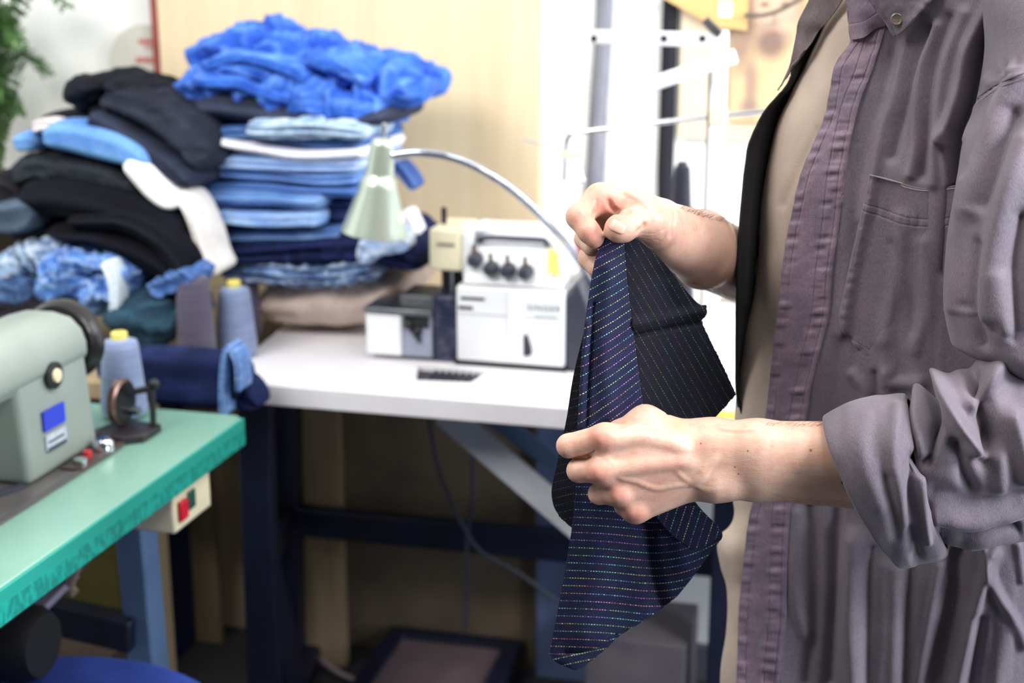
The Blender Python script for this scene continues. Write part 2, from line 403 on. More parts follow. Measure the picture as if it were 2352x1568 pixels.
MB().box(-1.75, EU - .01, .76, EV - .01, TZ - .048, TZ - .0405).build('under_board', M('brown underside', (92, 84, 78), rough=.8), t)
MB().bar((-1.05, 1.80, .70), (-1.045, 1.815, .02), .045, .05, (0, 1, 0)).build('leg', mt_bluegrey, t, bevel=.004)
MB().bar((-1.62, 1.78, .70), (-1.62, 1.80, .02), .045, .05, (0, 1, 0)).build('leg', mt_bluegrey, t, bevel=.004)
MB().bar((-1.05, 1.78, .40), (-1.62, 1.78, .46), .04, .05).build('crossbar', mt_navy, t, bevel=.004)
MB().bar((-1.05, 1.10, .02), (-1.05, 1.86, .02), .06, .04).build('foot', mt_bluegrey, t, bevel=.004)
MB().bar((-1.62, 1.10, .02), (-1.62, 1.86, .02), .06, .04).build('foot', mt_bluegrey, t, bevel=.004)
MB().tube([(-1.05, 1.80, .62), (-1.08, 1.68, .55), (-1.14, 1.60, .50), (-1.2, 1.58, .40)], .012, n=16).build('brace', M('mauve grey steel', (96, 98, 130), rough=.5), t)
rod0 = np.array([-1.05, 1.634, .573]); rod1 = np.array([-1.05, 1.50, .545])
tag(MB().bar(tuple(UZ(170, 1318, .57)), tuple(UZ(78, 1412, .55)), .014, .010).build('knee_lever_rod', M('polished rod', (206, 200, 226), (190, 186, 212), rough=.3, metal=.6), t), 'shiny lever rod')
MB().tube([UZ(176, 1300, .60), UZ(160, 1345, .56), UZ(172, 1362, .55)], .007, n=10).build('lever_bracket', M('tan bracket', (170, 150, 130), rough=.5), t)
t = thing('sewing_motor', 'black round clutch motor hanging below the green sewing table', 'motor', tuple(UZ(20, 1470, .56)))
MB().lathe([(.001, -.05), (.040, -.05), (.048, -.035), (.050, 0), (.048, .035), (.04, .05), (.001, .05)], 32, axis='x').build('housing', mt_rubber, t)
MB().box(-.03, .03, -.012, .012, .04, .145).build('mount', mt_rubber, t)
t = thing('power_switch', 'cream switch box with red and green buttons under green table edge', 'switch box', (EU - .025, 1.66, TZ - .048))
MB().box(-.05, .012, -.052, .057, -.054, 0).build('box', mt_cream, t, bevel=.004)
tag(MB().box(.0121, .018, -.042, -.020, -.040, -.012).build('button', M('red button', (214, 30, 56), (196, 20, 44), rough=.35), t, bevel=.002), 'red stop button')
tag(MB().box(.0121, .016, -.014, .006, -.034, -.008).build('button', M('green button', (30, 84, 70), rough=.35), t, bevel=.002), 'dark green start button')

# ------------------------------------------------------------------ industrial sewing machine on the green table
mt_gg = M('grey green enamel', (146, 156, 150), (136, 146, 139), rough=.35, scale=6)
mu, mv = -1.0, 1.62
t = thing('sewing_machine', 'grey green industrial sewing machine with blue plate on green table', 'sewing machine', (mu, mv, TZ))
mt_bed = M('worn steel bed', (132, 128, 126), (110, 104, 104), rough=.35, metal=.5, scale=10)
MB().box(-.22, .033, -.62, .012, .0, .003).build('bed_plate', mt_bed, t)
MB().box(.026, .034, -.62, .012, .003, .0045).build('bed_rim', M('dark rim', (88, 84, 86), rough=.5), t)
# column, slightly tapered
MB().hexa([(-.115, -.145, .003), (.0, -.145, .003), (.0, .022, .003), (-.115, .022, .003)],
          [(-.110, -.150, .155), (-.004, -.150, .155), (-.004, .010, .155), (-.110, .010, .155)]).build('column', mt_gg, t, bevel=.010, seg=4)
# arm: rounded section extruded along v
sec = [(-.125, .115), (-.125, .165), (-.112, .180), (-.085, .188), (-.045, .188), (-.020, .182), (-.006, .168), (.000, .150), (.0, .135), (-.012, .118)]
MB().prism(sec, -.52, .012, 'y').build('arm', mt_gg, t, bevel=.008, seg=4)
for nm, r0, r1, m, x in (('gauge', .0135, .0205, mt_black, .001),):
    MB().lathe([(.001, 0), (.0175, 0), (.0175, .006), (.012, .007), (.001, .007)], 32, axis='x').shift((-.002, -.075, .128)).build('dial_ring', mt_black, t)
    tag(MB().lathe([(.001, .007), (.0092, .007), (.0085, .010), (.001, .0105)], 24, axis='x').shift((-.002, -.075, .128)).build('dial_face', M('ivory dial', (238, 222, 188), (226, 206, 170), rough=.3), t), 'ivory dial centre')
tag(MB().box(-.0008, .0022, -.106, -.058, .062, .088).build('label_plate', M('blue plate', (44, 62, 206), (38, 54, 190), rough=.4), t), 'plain blue plate')
npl = MB().box(-.0006, .0018, -.104, -.058, .036, .056); npl.build('name_plate', M('pale grey plate', (196, 204, 216), (170, 178, 192), rough=.35, scale=60, stretch=(1, 1, 4)), t)
MB().box(.0018, .0026, -.102, -.060, .034, .039).box(.0018, .0026, -.1, -.064, .045, .0475).build('plate_line', M('plate ink', (60, 68, 82), rough=.5), t)
MB().lathe([(.001, -.008), (.03, -.008), (.050, -.004), (.056, .004), (.056, .018), (.050, .024), (.045, .020), (.03, .030), (.022, .036), (.001, .036)], 40, axis='y').shift((-.050, .026, .142)).build('handwheel', M('black enamel', (26, 24, 27), (40, 36, 38), rough=.28), t)
MB().lathe([(.001, .0), (.026, .0), (.026, .012), (.001, .012)], 32, axis='y').shift((-.050, .06, .142)).build('wheel_hub', mt_steel, t)
kb = MB()
kb.lathe([(.001, 0), (.014, 0), (.014, .014), (.011, .018), (.001, .018)], 24, (.020, -.002, .003))
kb.build('knob', mt_chrome, t)
MB().lathe([(.001, 0), (.009, 0), (.009, .010), (.001, .012)], 20, (.020, -.060, .003)).build('knob', mt_chrome, t)
tag(MB().lathe([(.001, 0), (.006, 0), (.006, .012), (.001, .013)], 16, (.016, -.036, .003)).build('knob', M('red knob', (206, 50, 56), rough=.4), t), 'red knob')
MB().box(.002, .033, -.080, .030, .0031, .0062).build('cover_plate', M('brown steel', (118, 96, 88), (96, 80, 78), rough=.35, metal=.6), t)
MB().bar((-.006, -.15, .006), (-.05, -.25, .008), .008, .006).build('lever', mt_dgrey, t)

t = thing('bobbin_winder', 'black bobbin winder on green table behind the machine column', 'bobbin winder', (-.985, 1.70, TZ))
MB().prism([(-.045, -.045), (.012, -.048), (.036, -.030), (.036, .02), (-.03, .03)], 0, .012, 'z').build('base', M('black iron', (30, 27, 32), (46, 38, 44), rough=.4), t, bevel=.002)
MB().lathe([(.001, -.006), (.028, -.006), (.031, 0), (.028, .006), (.001, .006)], 36, axis='x').shift((-.012, 0, .046)).build('wheel', M('black iron disc', (24, 20, 24), rough=.35), t)
MB().lathe([(.0285, -.0065), (.0325, -.004), (.0325, .004), (.0285, .0065)], 36, axis='x', cap=False).shift((-.012, 0, .046)).build('rim', M('bronze rim', (140, 112, 104), rough=.3, metal=.8), t)
MB().bar((.030, .008, .012), (.024, .022, .066), .008, .008).bar((.024, .022, .062), (-.01, .006, .056), .008, .008).build('arm', mt_black, t, bevel=.001)
MB().sphere((.028, .022, .068), .008).build('knob', mt_black, t)
MB().lathe([(.001, 0), (.006, 0), (.006, .014), (.001, .014)], 16, axis='x').shift((-.006, .012, .030)).build('bobbin', mt_steel, t)
# ------------------------------------------------------------------ overlock machine on the white table
def text_mesh(s, size, name, mat, parent, loc, rot, sx=1, ext=.0004):
    c = bpy.data.curves.new(name, 'FONT'); c.body = s; c.size = size; c.extrude = ext; c.align_x = 'CENTER'; c.align_y = 'CENTER'; c.space_character = 1.25
    tmp = bpy.data.objects.new('tmp', c); COL.objects.link(tmp)
    dg = bpy.context.evaluated_depsgraph_get(); me = bpy.data.meshes.new_from_object(tmp.evaluated_get(dg)); bpy.data.objects.remove(tmp)
    me.name = name; me.materials.clear(); me.materials.append(mat)
    o = bpy.data.objects.new(name, me); COL.objects.link(o); o.parent = parent; o.location = loc; o.rotation_euler = rot; o.scale = (sx, 1, 1)
    return o
mt_ser = M('white overlock casing', (238, 239, 242), (228, 230, 234), rough=.35, scale=6)
t = thing('overlock_machine', 'white overlock machine with dark right end standing on white table', 'overlock machine', (-.64, 2.147, TZ))
MB().hexa([(-.008, 0, .008), (.170, 0, .008), (.170, .17, .008), (-.008, .17, .008)], [(-.008, .0, .132), (.170, .0, .132), (.170, .17, .132), (-.008, .17, .132)]).build('lower_casing', mt_ser, t, bevel=.004)
MB().hexa([(.0, .004, .134), (.168, .004, .134), (.170, .17, .134), (.0, .17, .134)], [(.004, .06, .214), (.138, .06, .214), (.138, .15, .214), (.004, .15, .214)]).build('upper_casing', mt_ser, t, bevel=.006, seg=3)
MB().prism([(.171, .002), (.204, .002), (.212, .012), (.212, .092), (.190, .150), (.171, .118)], .006, .165, 'y').build('end_cover', mt_dgrey, t, bevel=.004)
MB().box(.078, .104, -.004, .001, .012, .131).build('pillar_strip', mt_ser, t, bevel=.002)
MB().box(-.012, .172, .002, .168, 0, .008).build('foot_pad', mt_black, t)
td = MB(); td.prism([(.108 + x, .024 + z) for x, z in ((-.006, 0), (.006, 0), (.0095, .005), (.0090, .012), (.0065, .022), (.0035, .032), (0, .036), (-.0035, .032), (-.0065, .022), (-.0090, .012), (-.0095, .005))], -.0025, -.0004, 'y')
td.build('thumb_hole', M('dark slot', (62, 62, 70), (40, 40, 48), rough=.6), t)
text_mesh('SINGER', .0135, 'brand_lettering', M('grey green ink', (120, 142, 146), rough=.5), t, (.137, -.0008, .103), (math.radians(90), 0, 0), 1.0)
l2 = MB()
for i in range(9): l2.box(.122 + i * .0042, .1252 + i * .0042, -.0008, 0, .088, .0918)
l2.build('model_marking', M('pale green ink', (176, 192, 190), rough=.5), t)
MB().box(.0, .040, -.001, .002, .110, .1145).box(-.004, .020, -.001, .002, .094, .099).build('slot', mt_black, t)
MB().box(-.007, .168, -.0006, .001, .086, .088).build('panel_seam', M('seam grey', (190, 196, 200), rough=.6), t)
MB().tube([(.022, .050, .196), (.022, .034, .203), (.045, .034, .206), (.085, .034, .206), (.125, .034, .206), (.131, .034, .203), (.131, .050, .196)], .0042, n=30).build('carry_handle', mt_dgrey, t)
for i, (x, z, y) in enumerate(((.018, .172, .022), (.047, .160, .014), (.075, .159, .013), (.104, .158, .012))):
    kb = MB().lathe([(.001, -.022), (.008, -.020), (.0115, -.008), (.0125, .0), (.0125, .006), (.001, .006)], 20, axis='y').shift((x, y, z))
    k = kb.build('tension_dial', mt_dgrey, t)
    MB().lathe([(.001, .0), (.0035, .0), (.0035, .016), (.001, .018)], 12, (x, y - .004, z + .008)).build('dial_post', M('brass brown', (120, 100, 92), rough=.4, metal=.5), k)
MB().hexa([(.138, .018, .158), (.158, .022, .150), (.158, .024, .152), (.138, .020, .160)], [(.134, .044, .188), (.147, .048, .180), (.147, .050, .182), (.134, .046, .190)]).shift((.003, -.012, .004)).build('warning_sticker', M('yellow sticker', (244, 206, 96), (236, 196, 84), rough=.6), t)
# left bed, cloth plate, looper mechanism
MB().box(-.163, -.102, 0, .12, .008, .078).build('side_door', mt_ser, t, bevel=.003)
MB().box(-.102, -.052, .006, .12, .008, .078).build('looper_cover', M('grey blue panel', (150, 156, 176), rough=.4), t)
mech = MB().box(-.098, -.056, .003, .007, .058, .076).sphere((-.090, .004, .062), .009).sphere((-.075, .004, .052), .008).bar((-.088, .002, .060), (-.070, .002, .034), .007, .005)
mech.build('looper', mt_black, t)
MB().box(-.165, -.050, -.004, .13, .080, .088).build('cloth_plate', mt_steel, t, bevel=.001)
MB().box(-.120, -.04, .05, .13, .088, .10).build('needle_plate', mt_steel, t, bevel=.001)
MB().box(-.052, -.008, .012, .15, .0, .11).build('looper_recess', M('dark indigo metal', (34, 38, 66), (92, 88, 110), rough=.3, scale=60, lo=.45, hi=.75), t, bevel=.004)
MB().hexa([(-.060, .02, .150), (-.004, .02, .150), (-.004, .14, .150), (-.060, .14, .150)], [(-.060, .024, .218), (-.006, .024, .218), (-.006, .13, .218), (-.060, .13, .218)]).build('head', mt_cream, t, bevel=.005)
MB().box(-.045, -.016, .0192, .021, .192, .196).build('head_lettering', M('head ink', (132, 122, 120), rough=.6), t)
MB().box(-.004, .014, .022, .14, .140, .216).sphere((.012, .045, .218), .016, sc=(1.4, 1, .7)).build('head_cover', mt_ser, t, bevel=.004)
MB().box(-.050, .0, .055, .15, .09, .150).build('needle_housing', M('brown black metal', (62, 54, 56), (34, 32, 38), rough=.4), t, bevel=.004)
MB().lathe([(.001, 0), (.003, 0), (.003, .06), (.001, .06)], 12, (-.028, .045, .10)).build('needle_bar', mt_chrome, t)
MB().box(-.042, -.012, .02, .06, .088, .093).bar((-.028, .045, .09), (-.028, .045, .12), .008, .006).build('presser_foot', mt_steel, t)
MB().lathe([(.001, 0), (.0045, 0), (.005, .026), (.001, .028)], 12, (-.048, .07, .218)).build('lever_post', mt_black, t)
MB().lathe([(.001, -.003), (.010, -.003), (.010, .004), (.001, .004)], 20, axis='x').shift((.212, .05, .088)).build('side_knob', M('mauve plastic', (112, 102, 122), rough=.4), t)

# red box behind it
t = thing('red_tin', 'dark red tin standing behind the right end of the white overlock machine', 'tin', (-.462, 2.41, TZ))
MB().box(-.045, .045, -.03, .03, 0, .165).build('body', M('crimson tin', (176, 30, 62), (150, 24, 52), rough=.35), t, bevel=.006)
MB().box(-.047, .047, -.032, .032, .165, .172).build('lid', M('crimson lid', (190, 40, 66), rough=.35), t, bevel=.003)

# ------------------------------------------------------------------ gooseneck lamp
mt_shade = M('mint silver lacquer', (200, 212, 198), (190, 202, 188), rough=.28, metal=.55, scale=3)
lv = 2.08; lc = UV(880, 318, lv)
t = thing('gooseneck_lamp', 'mint silver desk lamp on shiny gooseneck hanging before the jeans stack', 'lamp', tuple(lc))
L = MB().lathe([(.001, .0), (.014, .0), (.0175, -.004), (.0185, -.012), (.0220, -.052), (.0225, -.058), (.0275, -.063), (.0290, -.074), (.0490, -.138), (.0515, -.148), (.0510, -.1485), (.0480, -.138), (.0280, -.075), (.0265, -.068), (.0, -.060)], 48)
L.rot(math.radians(7), 'Y'); L.build('lamp_shade', mt_shade, t, sharp=50)
MB().lathe([(.001, 0), (.004, 0), (.004, .022), (.001, .024)], 12).rot(math.radians(7), 'Y').build('switch_stem', mt_chrome, t)
MB().sphere((.016, 0, -.125), .016).build('bulb', M('frosted bulb', (240, 236, 225), rough=.3), t)
neck = [UV(*q, lv + dv) - lc for q, dv in (((905, 356), 0), ((960, 350), 0), ((1040, 362), .01), ((1120, 398), .03), ((1200, 455), .06), ((1270, 525), .09), ((1325, 592), .12), ((1372, 660), .14), ((1425, 740), .15))]
neck.append(np.array([neck[-1][0], neck[-1][1], TZ + .02 - lc[2]]))
MB().tube(neck, .0065, n=60).build('gooseneck', M('gooseneck chrome', (200, 204, 214), (160, 166, 178), rough=.2, metal=1, scale=90), t)
MB().tube([neck[0] + np.array([-.02, 0, 0]), neck[0] + np.array([.004, 0, 0])], .008).build('swivel_joint', mt_chrome, t)
b = neck[-1]
MB().lathe([(.001, -.02), (.038, -.02), (.038, -.010), (.025, .0), (.012, .012), (.001, .012)], 32, (b[0], b[1], b[2])).build('lamp_base', mt_shade, t)

# ------------------------------------------------------------------ thread stand (white rail, chrome arm, bracket)
sv = 2.24
sp = UV(1650, 480, sv)
t = thing('thread_stand', 'white metal thread stand with crossing rails and thin rod behind the hands', 'thread stand', (sp[0], sv, TZ))
def SL(px, py, v=sv): q = UV(px, py, v); return np.array([q[0] - sp[0], v - sv, q[2] - TZ])
a = SL(1655, 70); 
MB().box(a[0] - .012, a[0] + .012, -.008, .008, 0, a[2]).build('post', mt_wplast, t, bevel=.002)
MB().box(a[0] - .016, a[0] - .0125, -.006, .006, 0, a[2] - .05).build('post_edge', M('brown grey edge', (140, 130, 118), rough=.5), t)
MB().lathe([(.001, 0), (.05, 0), (.05, .008), (.001, .012)], 32, (a[0], 0, 0)).build('stand_base', mt_wplast, t)
p0, p1 = SL(1358, 84), SL(1668, 92)
r_ = MB().bar(tuple(p0), tuple(p1), .014, .022).build('rail', M('white rail', (222, 222, 226), rough=.4), t, bevel=.002)
for px_ in (1366, 1527, 1615):
    q = SL(px_, 88); MB().lathe([(.001, -.0085), (.005, -.0085), (.005, -.006), (.001, -.006)], 14, axis='y').shift(tuple(q)).build('rail_screw', mt_black, r_)
MB().bar(tuple(SL(1462, 205, sv - .03)), tuple(SL(1690, 128, sv - .03)), .02, .022).build('bracket', mt_wplast, t, bevel=.003)
MB().tube([SL(1302, 352), SL(1302, 325), SL(1310, 310), SL(1330, 304), SL(1500, 283), SL(1640, 268), SL(1790, 252)], .0042, n=60).build('guide_rod', mt_chrome, t)
MB().tube([SL(1200, 320), SL(1310, 348)], .0018).build('thread_wire', mt_chrome, t)
MB().bar(tuple(SL(1284, 352)), tuple(SL(1336, 358)), .012, .011).build('rod_clip', mt_cream, t, bevel=.002)
MB().tube([SL(1298, 362), SL(1296, 415)], .003).tube([SL(1325, 368), SL(1340, 412)], .0018).sphere(SL(1339, 414), .005).build('hook', mt_chrome, t)
MB().bar(tuple(SL(1620, 45)), tuple(SL(1655, 80)), .02, .012).tube([SL(1620, 48), SL(1632, 66), SL(1652, 64)], .004, n=10).build('rod_clamp', mt_steel, t)
MB().box(SL(1650, 268)[0] - .013, SL(1650, 268)[0] + .013, -.012, .012, SL(1650, 268)[2] - .012, SL(1650, 268)[2] + .012).build('rod_clamp', mt_cream, t, bevel=.002)

# ------------------------------------------------------------------ thread cones
def cone(name, label, u, v, z, r0, r1, h, c1, c2, cap=None, group='cones of sewing thread on the two tables'):
    t = thing(name, label, 'thread cone', (u, v, z), group=group)
    tm = NT('wound thread ' + name + str(len(bpy.data.materials))); tm.b.inputs['Roughness'].default_value = .75; tm.b.inputs['Sheen Weight'].default_value = .3
    o = tm.obj(); tm.l(tm.mix(tm.noise(tm.scale(o, (1, 1, 12)), 22, 3), rgb(c1), rgb(c2)), tm.b.inputs['Base Color'])
    tm.bump(tm.noise(tm.scale(o, (.1, .1, 1)), 700, 1), .5, .001)
    MB().lathe([(.001, .004), (r0 * .93, .004), (r0, .012), (r1, h - .012), (r1 * .93, h - .004), (r1 * .6, h), (.001, h)], 40).build('thread', tm.m, t, sharp=60)
    if cap: tag(MB().lathe([(.001, h), (.0115, h), (.0115, h + .009), (.009, h + .0105), (.006, h + .0105), (.006, h + .002), (.001, h + .002)], 24).build('cone_core', M('yellow core', (238, 228, 128), (226, 214, 112), rough=.4), t), 'pale yellow core top')
    else: MB().lathe([(.001, h), (.008, h), (.008, h + .005), (.001, h + .005)], 20).build('cone_core', mt_dgrey, t)
    return t
cone('thread_cone', 'blue grey thread cone with yellow core on green table by bobbin winder', -1.035, 1.772, TZ, .0335, .026, .115, (136, 152, 188), (116, 130, 166), True)
q = UZ(527, 828, TZ)
cone('thread_cone', 'blue grey thread cone with yellow core at left end of white table', q[0], q[1] + .03, TZ, .0345, .026, .118, (136, 152, 188), (112, 128, 164), True)
q = UZ(441, 848, TZ)
cone('thread_cone', 'mauve grey thread cone, leftmost of the pair behind the yellow-topped cone', q[0], q[1] + .02, TZ, .032, .026, .150, (88, 80, 104), (72, 66, 88), False)
q = UZ(545, 780, TZ)
cone('thread_cone', 'mauve grey thread cone partly hidden behind yellow-topped cone on white table', q[0], q[1] + .03, TZ, .032, .026, .140, (88, 80, 104), (72, 66, 88), False)
q = UV(1553, 470, 2.25)
cone('dark_thread_cone', 'black thread cone standing on white table behind the far hand', q[0], 2.31, TZ, .03, .0135, .315, (30, 32, 52), (20, 22, 38), False)

# small things seen beside the shirt
q = UZ(1655, 745, TZ)
t = thing('lamp_foot', 'white rounded table-top lamp foot with beige ring seen between cloth and shirt', 'lamp foot', (q[0], q[1] - .02, TZ))
MB().lathe([(.001, 0), (.06, 0), (.062, .012), (.05, .03), (.03, .04), (.001, .042)], 32).build('body', mt_wplast, t)
tag(MB().lathe([(.045, .034), (.05, .036), (.042, .046), (.036, .044)], 32, cap=False).build('ring', M('beige ring', (206, 190, 176), rough=.5), t), 'beige ring')
q = UZ(1665, 957, TZ)
o = room(MB().box(q[0] - .03, q[0] + .06, q[1] - .008, q[1] + .02, TZ, TZ + .004).build('yellow_ruler', M('yellow plastic', (240, 210, 70), rough=.4), bevel=.001)); tag(o, 'yellow plastic ruler lying on the white table front edge beside shirt', 'ruler')

# ------------------------------------------------------------------ below the tables
def leaning(name, label, px0, px1, pybot, ztop, v, mat, th=.018):
    a = UV(px0, 1300, v); b = UV(px1, 1300, v)
    t = room(MB().box(a[0], b[0], v, v + th, 0, ztop).build(name, mat, bevel=.002)); tag(t, label, 'board'); return t
leaning('wooden_plank', 'narrow raw wooden plank standing under white table, right of the navy legs', 693, 788, 1475, .70, 2.47, mt_plyd)
leaning('wooden_plank', 'wide raw wooden plank standing behind the gap between the two tables', 384, 500, 1450, .58, 2.50, mt_plyd)
leaning('chipboard_sheet', 'wide brown chipboard sheet standing against the wall below white table', 560, 1230, 1470, .68, 2.565, mt_plyb)
leaning('blue_board', 'pale blue board standing under white table behind the diagonal brace', 1232, 1420, 1420, .60, 2.53, M('pale blue laminate', (120, 140, 186), (104, 122, 164), rough=.6))
o = room(MB().box(-.46, -.28, 2.30, 2.48, 0, .22).build('storage_box', M('grey brown card', (92, 86, 92), (78, 72, 80), rough=.8), bevel=.003)); tag(o, 'dull grey storage box on the floor under white table near shirt', 'box')
# treadle
q = [UZ(905, 1440, .06), UZ(1212, 1472, .06)]
t = thing('foot_treadle', 'foot treadle with navy frame and brown mat on floor', 'treadle', (q[0][0], q[0][1] - .30, 0), rot=.02)
wd = q[1][0] - q[0][0]
fr = MB(); fr.prism([(0, 0), (wd, 0), (wd, .30), (0, .30)], .035, .065, 'z', [[(.035, .03), (wd - .035, .03), (wd - .035, .265), (.035, .265)]]); fr.build('frame', mt_navy, t, bevel=.004)
tag(MB().box(.034, wd - .034, .029, .266, .036, .054).build('mat', M('brown rubber mat', (122, 104, 108), (104, 88, 94), rough=.85, bump=.3), t), 'brown mat')
MB().box(.02, .05, .1, .2, 0, .036).box(wd - .05, wd - .02, .1, .2, 0, .036).build('pivot', mt_navy, t)
def cable(label, pts, r, m, name='power_cable'):
    o = room(MB().tube(pts, r, n=60, seg=8).build(name, m)); tag(o, label, 'cable')
mt_cord = M('grey cord', (168, 150, 158), (150, 134, 142), rough=.5)
cable('pale grey power cord snaking over the floor in front of the treadle', [UZ(575, 1520, .02), UZ(585, 1490, .03), UZ(625, 1470, .03), UZ(680, 1480, .02), UZ(735, 1515, .02), UZ(790, 1550, .02), UZ(870, 1580, .02)], .0055, mt_cord)
cable('dark cable hanging under white table and curving right across the crossbar', [UV(985, 960, 2.28), UV(1008, 1080, 2.28), UV(1050, 1180, 2.26), UV(1100, 1262, 2.25), UV(1190, 1315, 2.25), UV(1290, 1385, 2.25), UV(1400, 1450, 2.25)], .004, M('slate cable', (56, 62, 78), rough=.5))
cable('thin cable hanging straight down in front of the brown chipboard', [UV(1086, 1040, 2.34), UV(1084, 1150, 2.33), UV(1072, 1250, 2.33), UV(1072, 1340, 2.33), UV(1068, 1450, 2.33)], .0035, M('slate cable', (62, 68, 86), rough=.5), 'hanging_cable')
q = UZ(165, 1500, .0)
t = thing('cardboard_box', 'brown cardboard box on the floor under green sewing table', 'box', (-1.42, 2.06, 0))
MB().box(-.10, .12, -.1, .12, 0, .16).build('carton', M('cardboard', (128, 108, 96), (112, 94, 84), rough=.85), t, bevel=.003)
o = MB().sphere((0, 0, .032), .032, sc=(1.3, 1, 1)).build('purple_yarn', M('purple yarn', (92, 34, 150), (72, 24, 126), rough=.9)); o.location = RW(-1.45, 2.04, .161); tag(o, 'purple ball of yarn lying on the cardboard box', 'yarn')
o = MB().lathe([(.001, 0), (.018, 0), (.018, .02), (.001, .024)], 20).build('bottle_cap', M('aqua plastic', (150, 196, 206), rough=.4)); o.location = RW(-1.39, 1.975, .161); tag(o, 'small pale aqua cap on the cardboard box beside purple yarn', 'cap')
o = room(MB().box(-1.475, -1.335, 2.22, 2.28, 0, .37).build('olive_box', M('olive card', (92, 88, 30), (76, 72, 24), rough=.8), bevel=.004)); tag(o, 'dark olive box on the floor behind the blue grey table leg', 'box')
o = room(MB().box(-1.75, -1.33, 2.32, 2.5, 0, .52).build('navy_crate', M('navy crate', (24, 32, 84), (20, 26, 70), rough=.6), bevel=.004)); tag(o, 'dark navy crate on the floor far back under the green table', 'crate')
# stool
q = UZ(285, 1497, .50)
t = thing('round_stool', 'round stool with bright blue padded seat in bottom left corner', 'stool', (q[0], q[1] - .255, 0))
MB().lathe([(.001, .44), (.23, .44), (.250, .452), (.258, .47), (.254, .49), (.23, .502), (.12, .508), (.001, .509)], 64).build('seat', denim('blue seat cloth', (42, 62, 136), (30, 46, 108)), t)
MB().lathe([(.001, .05), (.022, .05), (.022, .44), (.001, .44)], 20).build('column', mt_chrome, t)
for i in range(5):
    a = i * 2 * math.pi / 5
    MB().bar((0, 0, .06), (.22 * math.cos(a), .22 * math.sin(a), .03), .03, .02).sphere((.22 * math.cos(a), .22 * math.sin(a), .0205), .02).build('leg', mt_black, t)

# side table carrying the left pile
t = thing('side_table', 'low wooden side table hidden under the heap of dark clothes', 'table', (0, 0, 0))
MB().box(-2.0, -1.075, 1.93, 2.57, .715, .745).build('tabletop', mt_plyd, t, bevel=.003)
for u_, v_ in ((-1.95, 1.97), (-1.12, 1.97), (-1.95, 2.50), (-1.12, 2.42)): MB().box(u_ - .02, u_ + .02, v_ - .02, v_ + .02, 0, .714).build('leg', mt_plyd, t)

# ------------------------------------------------------------------ garments: folded and crumpled
def strand(mb, path, v0, dep, seed, layers=2, groove=.004, wave=.004, crump=0., n=90, m=56, e=.5, cs=26):
    P = arclen_spline(path, n)
    C = np.array([UV(a, b, v0) for a, b, *_ in P]); t_ = np.array([(v0 / toR(*ray(a, b)[:2])[1]) for a, b, *_ in P])
    H = P[:, 2] / F * t_
    s = np.r_[0, np.cumsum(np.linalg.norm(np.diff(C[:, [0, 2]], axis=0), axis=1))]; Ls = s[-1]
    hm = H.mean() * 1.1; e0 = np.clip(s / hm, 0, 1); e1 = np.clip((Ls - s) / hm, 0, 1)
    tap = np.sqrt(np.clip(1 - (1 - e0) ** 2.6, 0, 1)) * np.sqrt(np.clip(1 - (1 - e1) ** 2.6, 0, 1)); tap = np.maximum(tap, .02)
    T = np.gradient(C[:, [0, 2]], axis=0); T /= np.linalg.norm(T, axis=1)[:, None]; N = np.stack([-T[:, 1], T[:, 0]], 1)
    D = (np.interp(s / Ls, np.linspace(0, 1, len(dep)), dep) if not np.isscalar(dep) else np.full(n, dep)) * (.55 + .45 * tap)
    th = np.linspace(0, 2 * math.pi, m, endpoint=False); ct, st = np.cos(th), np.sin(th)
    sx = np.sign(ct) * np.abs(ct) ** e; sz = np.sign(st) * np.abs(st) ** e
    G = np.zeros((n, m, 3))
    lay = np.cos(math.pi * 2 * layers * (sz[None] * .5 + .5) + .8 * noise(np.stack([s * 9, s * 0, s * 0 + seed], -1), seed)[:, None])
    hz = H[:, None] * tap[:, None] * sz[None]
    dv = D[:, None] * sx[None] + (groove * lay * -np.abs(sx[None])) * np.sign(sx[None]) * -1
    for j, (k) in enumerate((0, 1)):
        pass
    G[..., 0] = C[:, None, 0] + N[:, None, 0] * hz; G[..., 2] = C[:, None, 2] + N[:, None, 1] * hz
    G[..., 1] = v0 + np.max(D) * .92 + dv
    Q = G * np.array([1, .7, 1])
    w = fbm(Q * 9, seed, 2)[..., None]
    G += np.stack([noise(Q * 7, seed + 3), noise(Q * 8, seed + 5), w[..., 0]], -1) * wave
    if crump:
        nrm = np.stack([N[:, None, 0] * sz[None], sx[None] * np.ones((n, 1)), N[:, None, 1] * sz[None]], -1)
        nrm /= np.linalg.norm(nrm, axis=-1, keepdims=True) + 1e-9
        W1 = np.stack([noise(Q * 12, seed + 11), noise(Q * 12, seed + 12), noise(Q * 12, seed + 13)], -1) * .05
        G += nrm * (ridged((Q + W1) * cs * np.array([.7, 1, 1.3]), seed + 20, 3) * crump)[..., None]
    k = len(mb.v); mb.grid(G, closed_v=True)
    mb.add([G[0].mean(0), G[-1].mean(0)], []); a = len(mb.v) - 2
    mb.f += [(a, k + (j + 1) % m, k + j) for j in range(m)] + [(a + 1, k + (n - 1) * m + j, k + (n - 1) * m + (j + 1) % m) for j in range(m)]
seedc = [100]; HG = 'clothes heaped on the side table'
def garment(name, label, cat, strands, v0, dep, mat, group=None, **kw):
    mb = MB()
    for p in strands:
        seedc[0] += 1; kk = dict(kw); vv = v0
        if isinstance(p, tuple): p, ex = p; vv = v0 + ex.get('dv', 0); kk.update({a: b for a, b in ex.items() if a not in ('dv', 'dep')}); dd = ex.get('dep', dep)
        else: dd = dep
        strand(mb, p, vv, dd, seedc[0], **kk)
    o = room(mb.build(name, mat, sharp=80)); tag(o, label, cat, group); return o
